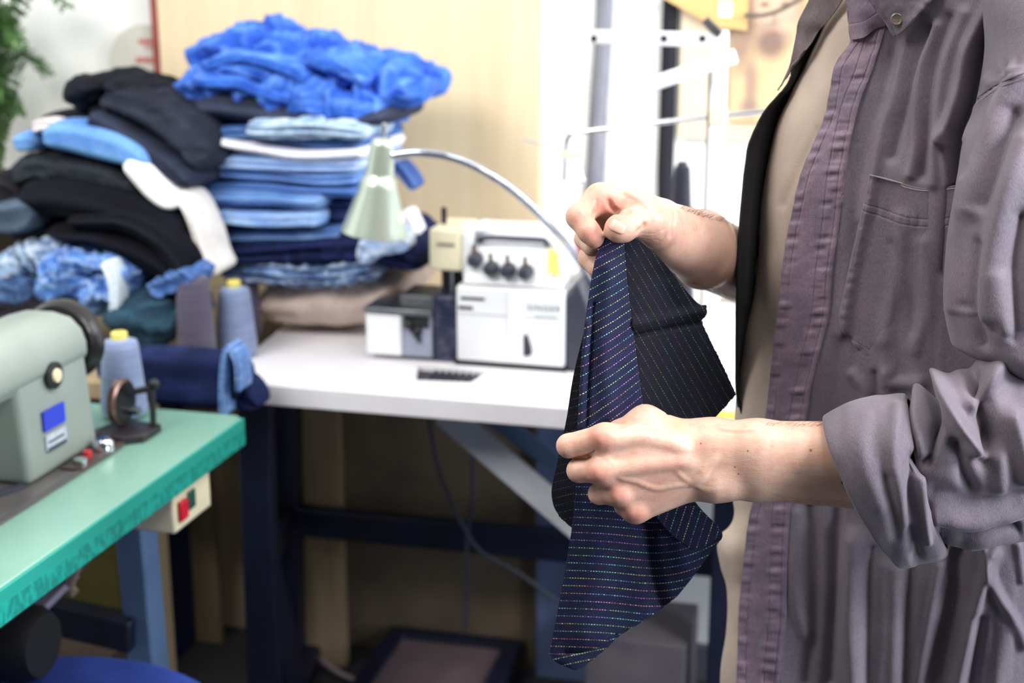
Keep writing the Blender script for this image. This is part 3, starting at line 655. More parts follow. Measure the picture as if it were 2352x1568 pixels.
D_ = lambda n, a, b, w=None, s=14: denim('denim ' + n, a, b, w, s)
GS = 'folded jeans in the tall stack on the white table'
S0, SD = 2.22, .115
garment('linen_bag', 'beige linen bundle lying under the tall stack of jeans', 'bag', [[(578, 705, 42), (660, 700, 56), (760, 700, 62), (850, 688, 58), (915, 650, 22)]], 2.25, .12, M('beige linen', (206, 188, 176), (186, 166, 154), rough=.9, bump=.4, bscale=300, scale=18), wave=.005, crump=.003, e=.7)
garment('jeans', 'crumpled pale edged jeans, lowest of the tall stack above beige bundle', 'jeans', [[(498, 612, 26), (600, 622, 30), (720, 628, 32), (840, 612, 24), (880, 600, 16)]], S0, SD, D_('low', (104, 136, 184), (60, 84, 134), (196, 214, 232), 30), GS, layers=4, groove=.006, crump=.007, cs=34)
garment('jeans', 'dark navy jeans near the bottom of tall stack, jutting out right under lamp', 'jeans', [[(488, 588, 20), (620, 580, 30), (780, 572, 38), (880, 582, 44), (965, 612, 24)]], S0 - .01, .12, D_('navy', (24, 32, 72), (18, 24, 54)), GS, layers=3, groove=.005, crump=.004)
garment('denim_cuff', 'pale blue and white jeans hem lying on the navy jeans under the lamp', 'jeans', [([(822, 606, 16), (850, 570, 24), (900, 556, 24), (935, 568, 18)], {})], S0 - .05, .03, D_('hem', (196, 212, 238), (120, 152, 206), (240, 244, 250)), layers=1, wave=.004, crump=.003)
garment('jeans', 'white cuffed jeans end hanging behind lamp right of the stack', 'jeans', [[(925, 480, 12), (945, 540, 16), (958, 595, 14)]], S0 + .06, .03, D_('white', (236, 234, 244), (220, 220, 234)), layers=1)
garment('jeans', 'slate blue folded jeans in tall stack directly above the navy pair', 'jeans', [[(488, 545, 25), (620, 548, 25), (790, 538, 24)]], S0, SD, D_('slate', (72, 102, 154), (54, 80, 128), (120, 150, 196)), GS, layers=2)
garment('jeans', 'added dark indigo jeans backing the shaded gaps of tall stack behind lamp shade', 'jeans', [[(560, 478, 40), (700, 480, 44), (828, 485, 46)]], S0 + .035, .10, D_('indigo', (34, 46, 88), (24, 34, 70)), GS, layers=3, groove=.006)  # added dark backing for the shaded gaps in the stack
garment('jeans', 'light blue folded jeans, short fold at left, fifth layer from stack bottom', 'jeans', [[(430, 500, 21), (560, 502, 20), (738, 506, 19)]], S0 - .02, .10, D_('light', (136, 172, 226), (108, 146, 206), (170, 198, 236)), GS, layers=1)
garment('jeans', 'mid blue folded jeans with rounded left fold in middle of tall stack', 'jeans', [[(432, 455, 24), (560, 460, 22), (738, 463, 19)]], S0 - .015, .10, D_('mid', (96, 136, 198), (74, 112, 174), (140, 174, 220)), GS, layers=2, groove=.005)
garment('jeans', 'steel blue folded jeans in tall stack just below the pale pairs', 'jeans', [[(452, 424, 14), (600, 432, 14), (820, 440, 20)]], S0, SD, D_('steel', (74, 106, 166), (56, 86, 142)), GS, layers=2)
garment('jeans', 'blue jeans with bright folded corner at left of the tall stack', 'jeans', [[(446, 396, 22), (520, 398, 24), (660, 406, 20), (830, 405, 22)]], S0, SD, D_('corner', (104, 146, 212), (80, 118, 184), (150, 184, 230)), GS, layers=3, groove=.005)
garment('jeans', 'pale washed blue folded jeans directly below the white pair in stack', 'jeans', [[(488, 374, 20), (620, 378, 20), (835, 380, 20)]], S0 - .008, SD, D_('pale', (156, 186, 230), (116, 150, 206), (200, 216, 240)), GS, layers=3, groove=.004)
garment('white_trousers', 'white folded trousers between blue jeans in the tall stack', 'trousers', [[(484, 328, 12), (580, 340, 14), (700, 356, 14), (838, 350, 14)]], S0 - .015, SD, D_('whites', (246, 244, 252), (230, 228, 242)), GS, layers=2)
garment('jeans', 'deep blue folded jeans in tall stack right above the white pair', 'jeans', [[(468, 304, 16), (580, 310, 18), (700, 326, 18), (838, 328, 14)]], S0, SD, D_('deep', (74, 110, 178), (50, 82, 146), (130, 166, 216)), GS, layers=3, groove=.005)
garment('jeans', 'torn ice blue folded jeans near the top of the tall stack', 'jeans', [[(562, 290, 17), (680, 298, 22), (780, 306, 20), (838, 308, 14)]], S0 - .03, .08, D_('ice', (176, 204, 226), (120, 150, 190), (226, 234, 242), 30), GS, layers=3, groove=.005, crump=.004)
garment('charcoal_trousers', 'charcoal folded trousers under the bright blue bundle on the stack', 'trousers', [[(420, 258, 26), (500, 246, 34), (640, 262, 36), (780, 282, 26), (885, 270, 22)]], S0 + .0, .12, D_('charcoal', (54, 60, 80), (42, 46, 62)), GS, layers=2, e=.6)
ms = D_('bright', (62, 112, 214), (30, 66, 162), (108, 154, 238), 14)
garment('blue_work_jeans', 'bright blue crumpled jeans bundle topping the tall stack', 'jeans', [
    ([(412, 225, 30), (470, 205, 46), (580, 210, 52), (700, 236, 54), (800, 250, 46), (872, 240, 30)], {}),
    ([(440, 168, 40), (520, 130, 42), (590, 112, 36), (680, 150, 44), (780, 178, 48), (870, 192, 34), (925, 208, 20), (958, 216, 8)], {'dv': .03}),
    ([(455, 150, 14), (560, 135, 14), (660, 160, 14), (700, 190, 12)], {'dv': -.022, 'dep': .03, 'crump': .003}),
    ([(445, 178, 12), (530, 190, 13), (600, 215, 12), (660, 235, 10)], {'dv': -.026, 'dep': .03, 'crump': .003}),
    ([(500, 160, 10), (590, 172, 16), (650, 200, 12)], {'dv': -.02, 'dep': .03, 'crump': .003}),
    ([(700, 140, 16), (780, 165, 18), (840, 200, 12)], {'dv': -.012, 'dep': .04, 'crump': .004})], S0 + .01, .10, ms, crump=.015, cs=17, layers=1, groove=.002, wave=.008, e=.75)
garment('narrow_jeans', 'narrow blue jeans leg end poking out right behind the lamp neck', 'jeans', [[(905, 375, 12), (930, 400, 14), (955, 432, 10)]], S0 + .10, .03, D_('poke', (80, 108, 168), (56, 80, 136)), layers=1)

# the left heap
H0 = 2.12
garment('black_jacket', 'black garment folded into a rounded roll at top left of the heap', 'jacket', [[(140, 232, 44), (190, 205, 36), (235, 205, 30)], ([(230, 195, 22), (290, 225, 28), (330, 240, 30)], {'dv': .0})], H0 + .02, .10, D_('blk', (24, 26, 36), (16, 18, 25)), wave=.006, crump=.005, e=.7, group=HG)
garment('charcoal_jeans', 'charcoal jeans arching over the top of left heap towards the stack', 'jeans', [[(225, 222, 34), (310, 252, 40), (380, 300, 44), (430, 350, 42), (452, 400, 30)]], H0 + .01, .11, D_('chj', (42, 46, 60), (30, 33, 44), (56, 60, 76)), layers=2, groove=.006, e=.65, crump=.003, group=HG)
garment('slate_jeans', 'slate grey jeans folded in an arch below the charcoal pair', 'jeans', [[(190, 272, 30), (260, 312, 32), (330, 352, 34), (392, 392, 30), (432, 430, 16)]], H0 - .02, .10, D_('slj', (50, 56, 76), (36, 40, 56)), layers=1, e=.6, group=HG)
garment('black_trousers', 'black trousers in the dark gap between the arching pairs', 'trousers', [[(200, 250, 24), (290, 290, 30), (370, 345, 34), (440, 410, 28)], [(80, 290, 26), (150, 282, 26), (200, 290, 30)]], H0 + .025, .10, D_('bkt', (18, 19, 28), (12, 13, 20)), layers=2, group=HG)
garment('light_blue_jeans', 'light blue rolled jeans lying across the left heap', 'jeans', [[(82, 318, 32), (150, 322, 40), (230, 340, 40), (290, 362, 32), (330, 385, 18)], ([(20, 332, 22), (70, 326, 28)], {'dv': .02, 'dep': .07})], H0 - .045, .08, D_('lbj', (118, 164, 224), (90, 134, 204)), layers=1, e=.75, wave=.005, group=HG)
garment('white_lining', 'pinkish white cloth end peeking out above the light blue jeans', 'cloth', [[(68, 298, 14), (100, 290, 14), (140, 296, 10)]], H0 - .01, .04, D_('pnk', (240, 226, 232), (226, 206, 210)), layers=1, group=HG)
garment('white_cloth', 'bright white cloth spilling down the right of the light blue jeans', 'cloth', [[(282, 378, 22), (325, 415, 32), (372, 458, 26), (400, 470, 14)]], H0 - .05, .05, D_('wcl', (250, 252, 252), (236, 240, 242)), layers=1, e=.8, wave=.006, group=HG)
garment('grey_sweatshirt', 'dark grey sweatshirt lying below the light blue jeans in heap', 'sweatshirt', [[(15, 405, 34), (80, 392, 38), (180, 400, 36), (260, 424, 34), (320, 462, 26)]], H0 - .03, .12, D_('gsw', (42, 47, 53), (28, 32, 38)), layers=1, e=.7, crump=.003, group=HG)
garment('black_sweater', 'large black sweater sagging over the middle of the left heap', 'sweater', [([(30, 450, 40), (130, 455, 54), (250, 470, 56), (350, 510, 54), (410, 560, 40)], {}), ([(90, 530, 22), (200, 545, 34), (300, 575, 44), (370, 610, 44), (400, 640, 24)], {'dv': -.015}), ([(150, 500, 16), (260, 505, 22), (350, 545, 26), (405, 600, 26), (420, 640, 12)], {'dv': -.035, 'dep': .05})], H0 - .055, .12, D_('bsw', (17, 18, 27), (11, 12, 19)), layers=2, groove=.005, wave=.008, e=.7, group=HG)
garment('blue_grey_shirt', 'blue grey shirt corner at the left edge of the heap', 'shirt', [[(-30, 500, 40), (20, 500, 38), (60, 490, 40)]], H0 - .08, .05, D_('bgs', (86, 100, 120), (64, 76, 94)), layers=1, group=HG)
garment('brown_black_top', 'brown black garment filling the left edge behind blue grey shirt', 'garment', [[(-60, 450, 60), (0, 470, 70), (70, 540, 50), (60, 600, 60)]], H0 - .03, .10, D_('bbt', (34, 32, 36), (22, 22, 28)), layers=2, crump=.004, group=HG)
garment('acid_wash_jeans', 'pale acid washed crumpled jeans below black sweater', 'jeans', [[(-10, 650, 40), (50, 600, 36), (130, 585, 38), (220, 600, 34), (290, 612, 24)]], H0 - .05, .11, D_('acd', (158, 188, 224), (70, 98, 146), (238, 244, 252), 44), crump=.012, cs=34, layers=1, e=.8, group=HG)
garment('blue_crumpled_jeans', 'medium blue crumpled jeans bulging above the sewing machine', 'jeans', [[(75, 672, 34), (140, 665, 48), (220, 668, 54), (285, 660, 46)], ([(85, 620, 14), (150, 612, 15), (230, 625, 14), (290, 640, 12)], {'dv': -.01, 'dep': .05})], H0 - .10, .09, D_('bcj', (96, 144, 222), (48, 86, 160), (190, 214, 246), 34), crump=.012, cs=26, layers=1, e=.8, group=HG)
garment('white_strap', 'white cloth strip hanging down over medium blue crumpled jeans', 'cloth', [[(243, 598, 13), (262, 640, 13), (266, 690, 11), (262, 720, 8)]], H0 - .125, .02, D_('wst', (232, 242, 250), (214, 228, 240)), layers=1, group=HG)
garment('dusty_blue_jeans', 'dusty blue jeans at the left edge above sewing machine arm', 'jeans', [[(-60, 690, 46), (10, 688, 44), (70, 680, 30)]], H0 - .08, .09, D_('dbj', (70, 98, 142), (46, 68, 106), (110, 138, 180), 30), crump=.009, layers=2, group=HG)
garment('black_scarf', 'black brown cloth bunched directly behind the sewing machine arm', 'cloth', [[(-60, 735, 36), (30, 728, 30), (110, 712, 22), (190, 712, 20)]], H0 - .10, .09, D_('bsc', (38, 34, 42), (24, 22, 28)), crump=.007, layers=2, group=HG)
garment('teal_trousers', 'dark teal trousers hanging from the heap behind thread cones', 'trousers', [[(225, 735, 40), (290, 735, 58), (350, 745, 60), (392, 760, 44)]], H0 - .12, .09, D_('tea', (44, 70, 88), (32, 54, 70)), layers=2, crump=.006, e=.7, group=HG)
garment('denim_scrap', 'blue denim scrap between black sweater and the mauve cones', 'denim scrap', [[(340, 668, 16), (375, 660, 18), (412, 645, 15), (438, 622, 10)]], H0 - .10, .05, D_('scr', (84, 122, 190), (54, 82, 140), (130, 160, 210), 30), crump=.007, layers=1, group=HG)
garment('cream_shirt', 'cream white shirt hanging between left heap and tall jeans stack', 'shirt', [[(388, 448, 14), (418, 480, 16), (446, 540, 17), (464, 600, 18), (486, 640, 14)]], H0 - .035, .05, D_('crm', (244, 240, 236), (222, 216, 212)), layers=1, wave=.006, e=.8, group=HG)
garment('indigo_jeans', 'dark indigo jeans draped over table corner below the thread cones', 'jeans', [([(215, 850, 40), (320, 868, 60), (420, 874, 66), (510, 888, 62), (555, 905, 44)], {}), ([(520, 880, 30), (556, 915, 34), (592, 940, 14)], {'dv': .02, 'dep': .03})], 1.855, .035, D_('ind', (26, 36, 76), (18, 26, 56), (36, 50, 96)), layers=1, e=.6, wave=.006)
sm = garment('jeans_waistband', 'light blue denim waistband standing at end of the dark indigo jeans', 'jeans', [[(508, 960, 8), (508, 880, 9), (516, 815, 9), (530, 800, 7)], [(532, 805, 7), (545, 840, 6), (548, 900, 6)]], 1.84, .022, D_('wbd', (110, 144, 200), (80, 112, 172), (150, 178, 222), 40), layers=1, n=50, m=30)

# fern
def fern():
    t = thing('potted_fern', 'feathery green fern in a pot at the left edge behind clothes', 'fern', (-1.735, 2.50, .745))
    MB().lathe([(.001, 0), (.06, 0), (.08, .13), (.085, .135), (.075, .135), (.07, .12), (.001, .12)], 32).build('pot', M('dark clay pot', (48, 44, 42), rough=.8), t)
    ml = M('fern green', (84, 124, 62), (46, 84, 40), rough=.6, scale=30)
    rnd = random.Random(7)
    tips = [((1.0, -.2), .48, .34), ((.5, -.3), .52, .22), ((.9, -.5), .40, .26), ((1.0, .0), .34, .22), ((-.3, -.6), .45, .3), ((.2, -.9), .38, .3), ((.7, -.7), .30, .24), ((-.8, -.3), .4, .3), ((.1, -.4), .5, .16), ((.6, -.1), .42, .14), ((.8, -.4), .26, .20)]
    for (dx, dy), hh, rr_ in tips:
        L = math.hypot(dx, dy); dx /= L; dy /= L; P = []; rr_ *= .72; hh *= .95
        for i in range(26):
            s = i / 25; r = rr_ * (s ** 1.3); z = .12 + hh * math.sin(s * 2.0) / math.sin(1.9) * (1 if s < .9 else 1) 
            P.append(np.array([dx * r, dy * r, z]))
        m = MB(); m.tube(P, [.0025, .001], seg=6)
        for i in range(3, 26):
            p = P[i]; tg = P[i] - P[i - 1]; tg /= np.linalg.norm(tg); sd = np.cross(tg, (0, 0, 1)); sd /= np.linalg.norm(sd) + 1e-9; up = np.cross(sd, tg)
            ll = .045 * (1 - abs(i / 25 - .45) * 1.1)
            for k in range(7):
                s_ = 1 if k % 2 else -1
                d = sd * s_ + tg * .6 + up * rnd.uniform(-.7, .7); d /= np.linalg.norm(d); w = np.cross(d, up); w /= np.linalg.norm(w) + 1e-9
                for q in range(4):
                    b = p + d * ll * (q / 4); d2 = d + w * (1 if (q + k) % 2 else -1) * .8; d2 /= np.linalg.norm(d2); e2 = b + d2 * ll * .42
                    ww = np.cross(d2, up) * .0045
                    m.add([b, (b + e2) / 2 + ww, e2, (b + e2) / 2 - ww], [(0, 1, 2, 3)])
        m.keep = True; m.build('frond', ml, t)
fern()
# ------------------------------------------------------------------ the person
def seg_sd(P, a, b, ra, rb):
    ab = b - a; L2 = np.dot(ab, ab) + 1e-12
    t = np.clip(((P - a) @ ab) / L2, 0, 1)
    return np.linalg.norm(P - a - t[..., None] * ab, axis=-1) - (ra + (rb - ra) * t)
def smin(a, b, k):
    h = np.clip(.5 + .5 * (b - a) / k, 0, 1); return b * (1 - h) + a * h - k * h * (1 - h)
class SDF:
    """groups of tapered capsules: smooth inside a group, groups joined with their own radius"""
    def __init__(s): s.g = []; s.detail = []
    def group(s, prims, k, kj): s.g.append((prims, k, kj))
    def ev(s, P, detail=True):
        out = np.full(P.shape[:-1], 1.0); Pf = P.reshape(-1, 3); plo, phi = Pf.min(0), Pf.max(0)
        body = None
        for prims, k, kj in s.g:
            d = np.full(P.shape[:-1], 1.0)
            for (a, b, ra, rb) in prims:
                mg = max(ra, rb) + 1.5 * k + .012
                if len(Pf) > 5 and (np.any(np.minimum(a, b) - mg > phi) or np.any(np.maximum(a, b) + mg < plo)): continue
                d = smin(d, seg_sd(P, a, b, ra, rb), k)
            if kj is None: out = np.minimum(out, d)              # stays separate (adjacent fingers)
            else: body = d if body is None else smin(body, d, kj)
        if body is not None: out = smin(out, body, .006)
        if detail:
            for (a, b, ra, rb, k, sgn) in s.detail:
                mg = max(ra, rb) + 2 * k + .002; lo = np.minimum(a, b) - mg; hi = np.maximum(a, b) + mg
                m = np.all((P > lo) & (P < hi), -1)
                if not m.any(): continue
                q = seg_sd(P[m], a, b, ra, rb)
                out[m] = smin(out[m], q, k) if sgn > 0 else -smin(-out[m], q, k)
        return out
    def hit(s, px, py):
        r = np.array(ray(px, py)); r /= np.linalg.norm(r); o = np.array([0, 0, CZ]); t = .9
        for _ in range(200):
            d = float(s.ev((o + r * t)[None], False)[0])
            if d < 1e-5: break
            t += d * .9
        return o + r * t
    def line(s, pts, r, k, sgn=1, sink=0., n=None):
        q = [s.hit(*p) for p in spline(pts, n or 4 * len(pts))]
        r_ = np.interp(np.linspace(0, 1, len(q)), np.linspace(0, 1, len(r)), r) if not np.isscalar(r) else [r] * len(q)
        for i in range(len(q) - 1):
            off = np.array([0, sink, 0]); s.detail.append((q[i] + off, q[i + 1] + off, r_[i], r_[i + 1], k, sgn))
def surface_net(fn, lo, hi, h):
    lo = np.array(lo, float); n = np.ceil((np.array(hi) - lo) / h).astype(int) + 1
    D = np.empty(n, np.float32)
    ys, zs = lo[1] + h * np.arange(n[1]), lo[2] + h * np.arange(n[2])
    Yg, Zg = np.meshgrid(ys, zs, indexing='ij')
    st = 24
    for i in range(0, n[0], st):
        xs = lo[0] + h * np.arange(i, min(n[0], i + st))
        P = np.stack([np.broadcast_to(xs[:, None, None], (len(xs),) + Yg.shape), np.broadcast_to(Yg, (len(xs),) + Yg.shape), np.broadcast_to(Zg, (len(xs),) + Yg.shape)], -1)
        D[i:i + st] = fn(P)
    S = D < 0
    c = np.zeros(n - 1, np.int8)
    for a in (0, 1):
        for b in (0, 1):
            for d in (0, 1): c += S[a:n[0] - 1 + a, b:n[1] - 1 + b, d:n[2] - 1 + d]
    act = (c > 0) & (c < 8); idx = np.full(n - 1, -1, np.int64); I = np.argwhere(act); idx[act] = np.arange(len(I))
    acc = np.zeros((len(I), 3)); cnt = np.zeros(len(I))
    corners = [(a, b, d) for a in (0, 1) for b in (0, 1) for d in (0, 1)]
    for ax in range(3):
        for co in corners:
            if co[ax]: continue
            c2 = list(co); c2[ax] = 1
            i0 = I + co; i1 = I + c2
            d0 = D[i0[:, 0], i0[:, 1], i0[:, 2]]; d1 = D[i1[:, 0], i1[:, 1], i1[:, 2]]
            m = (d0 < 0) != (d1 < 0); t = np.where(m, d0 / np.where(m, d0 - d1, 1), 0)
            p = i0 + np.array(c2) * 0.0; p = i0.astype(float); p[:, ax] += t
            acc[m] += p[m]; cnt[m] += 1
    V = lo + h * acc / cnt[:, None]
    faces = []
    for ax in range(3):
        o1, o2 = [k for k in range(3) if k != ax]
        sl0 = [slice(1, n[k] - 1) for k in range(3)]; sl0[ax] = slice(0, n[ax] - 1); sl1 = list(sl0); sl1[ax] = slice(1, n[ax])
        A_, B_ = S[tuple(sl0)], S[tuple(sl1)]
        E = np.argwhere(A_ != B_); off = np.array([1, 1, 1]); off[ax] = 0; E = E + off
        e1 = np.zeros(3, int); e1[o1] = 1; e2 = np.zeros(3, int); e2[o2] = 1
        q = [E - e1 - e2, E - e2, E, E - e1]; q = [idx[k[:, 0], k[:, 1], k[:, 2]] for k in q]
        faces.append(np.stack(q, 1))
    return V, np.vstack(faces)
v3 = lambda *a: np.array(a, float)
# ---- near (left) hand and forearm
def N(zx, zy, Y): return W(1240 + zx / 4.126, 880 + zy / 4.126, Y)
near = SDF()
near.group([(N(1500, 560, 1.186), N(620, 520, 1.172), .0160, .0122), (N(1500, 690, 1.182), N(610, 822, 1.169), .0165, .0122),
            (N(1500, 810, 1.185), N(760, 1035, 1.174), .0155, .0112), (N(1500, 900, 1.190), N(910, 1195, 1.182), .0150, .0118),
            (N(1450, 620, 1.185), N(650, 665, 1.1745), .0162, .0122), (N(1450, 750, 1.184), N(700, 930, 1.1760), .0165, .0120), (N(1450, 860, 1.186), N(850, 1115, 1.1810), .0158, .0116),
            (N(1480, 560, 1.198), N(1000, 375, 1.192), .0150, .0140), (N(1000, 375, 1.192), N(760, 480, 1.200), .0138, .0120),
            (N(1400, 720, 1.200), N(800, 700, 1.190), .0180, .0150), (N(1450, 930, 1.200), N(980, 1100, 1.194), .0150, .0125),
            (N(1500, 540, 1.190), N(1640, 560, 1.186), .0165, .0195), (N(1500, 900, 1.192), N(1660, 900, 1.190), .0160, .0185),
            (N(1640, 560, 1.186), N(2063, 590, 1.180), .0200, .0215), (N(1660, 890, 1.190), N(2063, 880, 1.188), .0195, .0205),
            (N(1500, 740, 1.190), N(2063, 735, 1.184), .0220, .0240),
            (N(2063, 590, 1.180), W(1930, 1035, 1.176), .0215, .0255), (N(2063, 880, 1.188), W(1960, 1105, 1.190), .0205, .0240),
            (N(2063, 735, 1.184), W(2250, 1065, 1.185), .0240, .036), (W(2250, 1065, 1.185), W(2400, 1035, 1.195), .036, .034)], .010, .006)
near.group([(N(620, 515, 1.172), N(272, 592, 1.178), .0120, .0104), (N(272, 592, 1.178), N(330, 610, 1.203), .0100, .0092), (N(330, 610, 1.203), N(470, 620, 1.214), .0090, .0080)], .003, None)
near.group([(N(610, 822, 1.169), N(368, 826, 1.176), .0118, .0102), (N(368, 826, 1.176), N(420, 835, 1.202), .0100, .0090), (N(420, 835, 1.202), N(560, 830, 1.213), .0088, .0080)], .003, None)
near.group([(N(760, 1035, 1.174), N(560, 1046, 1.180), .0108, .0092), (N(560, 1046, 1.180), N(610, 1030, 1.203), .0090, .0084), (N(610, 1030, 1.203), N(740, 1010, 1.213), .0084, .0078)], .003, None)
near.group([(N(910, 1195, 1.182), N(800, 1160, 1.196), .0112, .0088), (N(800, 1160, 1.196), N(880, 1110, 1.212), .0086, .0076)], .003, None)
near.group([(N(760, 480, 1.200), N(560, 600, 1.206), .0112, .0105), (N(560, 600, 1.206), N(400, 690, 1.209), .0100, .0085)], .004, None)
Z = lambda *L: [(1240 + a / 4.126, 880 + b / 4.126) for a, b in L]
# knuckles, tendons and veins
for c, r in (((585, 520), .0088), ((560, 845), .0088), ((740, 1065), .0080), ((880, 1215), .0085)):
    q = near.hit(*Z(c)[0]); near.detail.append((q + v3(0, .0058, 0), q + v3(.003, .0062, 0), r, r, .006, 1))
near.line(Z((700, 560), (900, 520), (1150, 560), (1380, 640)), [.0022, .0016], .009, sink=.0042)
near.line(Z((700, 830), (950, 790), (1250, 760), (1420, 750)), [.0022, .0014], .009, sink=.0042)
near.line(Z((640, 640), (720, 520), (850, 440), (1000, 390), (1150, 350)), [.0014, .0017, .0012], .003, sink=.0020)
near.line(Z((620, 690), (700, 800), (760, 890), (900, 925), (1100, 995), (1300, 965), (1460, 955)), [.0012, .0015, .0018, .0020, .0018, .0012], .003, sink=.0023)
near.line(Z((1200, 660), (1270, 800), (1370, 900), (1450, 950)), [.0012, .0016, .0012], .003, sink=.0024)
near.line(Z((1460, 940), (1530, 880), (1580, 800), (1680, 700)), [.0022, .0022, .0012], .005, sink=.0031)
near.line(Z((1480, 960), (1560, 990), (1700, 980)), [.0016, .001], .003, sink=.0025)
near.line(Z((1700, 430), (1850, 450), (2060, 440)), [.0012, .001], .003, sink=.0014)
near.line(Z((520, 640), (430, 690), (400, 700)), .0009, .0014, -1)
near.line(Z((930, 245), (1080, 262), (1240, 300)), .0008, .0016, -1)
# ulna head
q = near.hit(*Z((1690, 990))[0]); near.detail.append((q + v3(0, .0125, 0), q + v3(.008, .0125, 0), .0125, .0115, .014, 1))
# ---- far (right) hand and forearm
def Fh(zx, zy, Y): return W(1250 + zx / 4.126, 400 + zy / 4.126, Y)
far = SDF()
far.group([(Fh(1090, 430, 1.285), Fh(520, 225, 1.278), .0165, .0122), (Fh(1090, 480, 1.295), Fh(500, 330, 1.298), .016, .0120),
           (Fh(1090, 560, 1.305), Fh(510, 470, 1.316), .016, .0115), (Fh(1100, 620, 1.31), Fh(540, 640, 1.325), .0150, .0105),
           (Fh(850, 320, 1.285), Fh(640, 235, 1.282), .0150, .0130), (Fh(980, 370, 1.280), Fh(820, 300, 1.284), .0150, .0150),
           (Fh(1080, 470, 1.270), Fh(960, 430, 1.262), .0178, .0150), (Fh(1075, 530, 1.272), Fh(1010, 450, 1.265), .0160, .0150),
           (Fh(1130, 420, 1.290), Fh(1500, 600, 1.372), .0160, .0250), (Fh(1150, 640, 1.298), Fh(1500, 820, 1.380), .0170, .0260),
           (Fh(1120, 540, 1.292), Fh(1500, 710, 1.376), .0200, .0300), (Fh(1500, 600, 1.372), W(1740, 612, 1.55), .0250, .0300),
           (Fh(1500, 820, 1.380), W(1740, 645, 1.555), .0260, .0310), (W(1740, 630, 1.55), W(1810, 700, 1.63), .032, .038)], .010, .006)
far.group([(Fh(960, 430, 1.262), Fh(820, 455, 1.250), .0145, .0118), (Fh(820, 455, 1.250), Fh(720, 510, 1.244), .0114, .0108), (Fh(720, 510, 1.244), Fh(690, 520, 1.242), .0108, .0106), (Fh(720, 510, 1.244), Fh(765, 535, 1.245), .0102, .0092)], .006, .007)
far.group([(Fh(520, 225, 1.278), Fh(328, 402, 1.264), .0122, .0113), (Fh(328, 402, 1.264), Fh(425, 545, 1.252), .0110, .0100), (Fh(425, 545, 1.252), Fh(478, 610, 1.249), .0098, .0088)], .003, None)
far.group([(Fh(500, 330, 1.298), Fh(395, 610, 1.284), .0118, .0104), (Fh(395, 610, 1.284), Fh(455, 690, 1.270), .0098, .0086)], .003, None)
far.group([(Fh(510, 470, 1.316), Fh(425, 800, 1.302), .0110, .0102), (Fh(425, 800, 1.302), Fh(500, 900, 1.290), .0096, .0084)], .003, None)
far.group([(Fh(540, 640, 1.325), Fh(520, 920, 1.318), .0100, .0090), (Fh(520, 920, 1.318), Fh(600, 960, 1.305), .0086, .0076)], .003, None)
ZF = lambda *L: [(1250 + a / 4.126, 400 + b / 4.126) for a, b in L]
far.line(ZF((610, 250), (640, 320), (720, 370), (800, 350)), .0015, .003, -1)
far.line(ZF((500, 240), (490, 320), (470, 380)), .0007, .0016, -1)
far.line(ZF((760, 170), (880, 230), (1000, 330)), [.001, .0016, .001], .003, sink=.0004)
for y0 in (560, 590, 620, 650):
    far.line(ZF((900 + (y0 - 560) * .6, y0 - 10), (1010, y0 + 8), (1110, y0 - 25), (1180 - (y0 - 560) * .3, y0 - 90)), .0004, .0011, -1)
far.line(ZF((1240, 330), (1235, 450), (1200, 600)), .0009, .002, -1)
far.line(ZF((880, 545), (940, 500), (950, 470)), .0009, .002, -1)

# ---- the rest of the body
TH = math.radians(20); fwd = v3(-math.cos(TH), -math.sin(TH), 0); lft = v3(math.sin(TH), -math.cos(TH), 0)
BC = v3(.405, 1.505, 0)
def B(f, l, z): return BC + fwd * f + lft * l + v3(0, 0, z)
body = SDF()
nelb = W(2400, 1035, 1.195); felb = W(1810, 700, 1.63)
body.group([(B(0, -.06, 1.20), B(0, .07, 1.20), .085, .085), (B(0, -.06, 1.05), B(0, .06, 1.05), .082, .082), (B(0, -.06, .86), B(0, .06, .86), .085, .085),
            (B(-.035, -.11, 1.30), W(2400, 90, 1.30), .042, .045), (B(-.01, 0, 1.34), B(.01, 0, 1.44), .062, .055)], .06, .03)
body.group([(W(2400, 100, 1.285), nelb + v3(0, 0, .01), .048, .034)], .02, .02)
body.group([(B(-.035, -.12, 1.29), felb + v3(0, 0, .01), .042, .040)], .02, .02)
for s_ in (-1, 1):
    body.group([(B(0, .065 * s_, .80), B(.0, .09 * s_, .46), .075, .056), (B(0, .10 * s_, .46), B(-.02, .11 * s_, .09), .052, .036)], .02, .02)
hc = B(.03, 0, 1.545)
body.group([(hc + fwd * .0, hc + v3(0, 0, .055), .078, .088), (hc + fwd * .035 - v3(0, 0, .04), hc + fwd * .03, .048, .06), (hc + fwd * -.03 + v3(0, 0, .04), hc + v3(0, 0, .05), .078, .08)], .03, .02)
body.group([(hc + fwd * .10 + v3(0, 0, .025), hc + fwd * .118 - v3(0, 0, .005), .008, .013), (hc + fwd * .086 + lft * .016 - v3(0, 0, .04), hc + fwd * .086 - lft * .016 - v3(0, 0, .04), .008, .008)], .008, .01)
for s_ in (-1, 1):
    body.group([(hc + lft * .083 * s_ + v3(0, 0, .035), hc + lft * .086 * s_ - v3(0, 0, .01), .014, .009)], .004, .006)
    body.group([(hc + fwd * .088 + lft * .03 * s_ + v3(0, 0, .03), hc + fwd * .089 + lft * .03 * s_ + v3(0, 0, .03), .010, .010)], .004, .004)

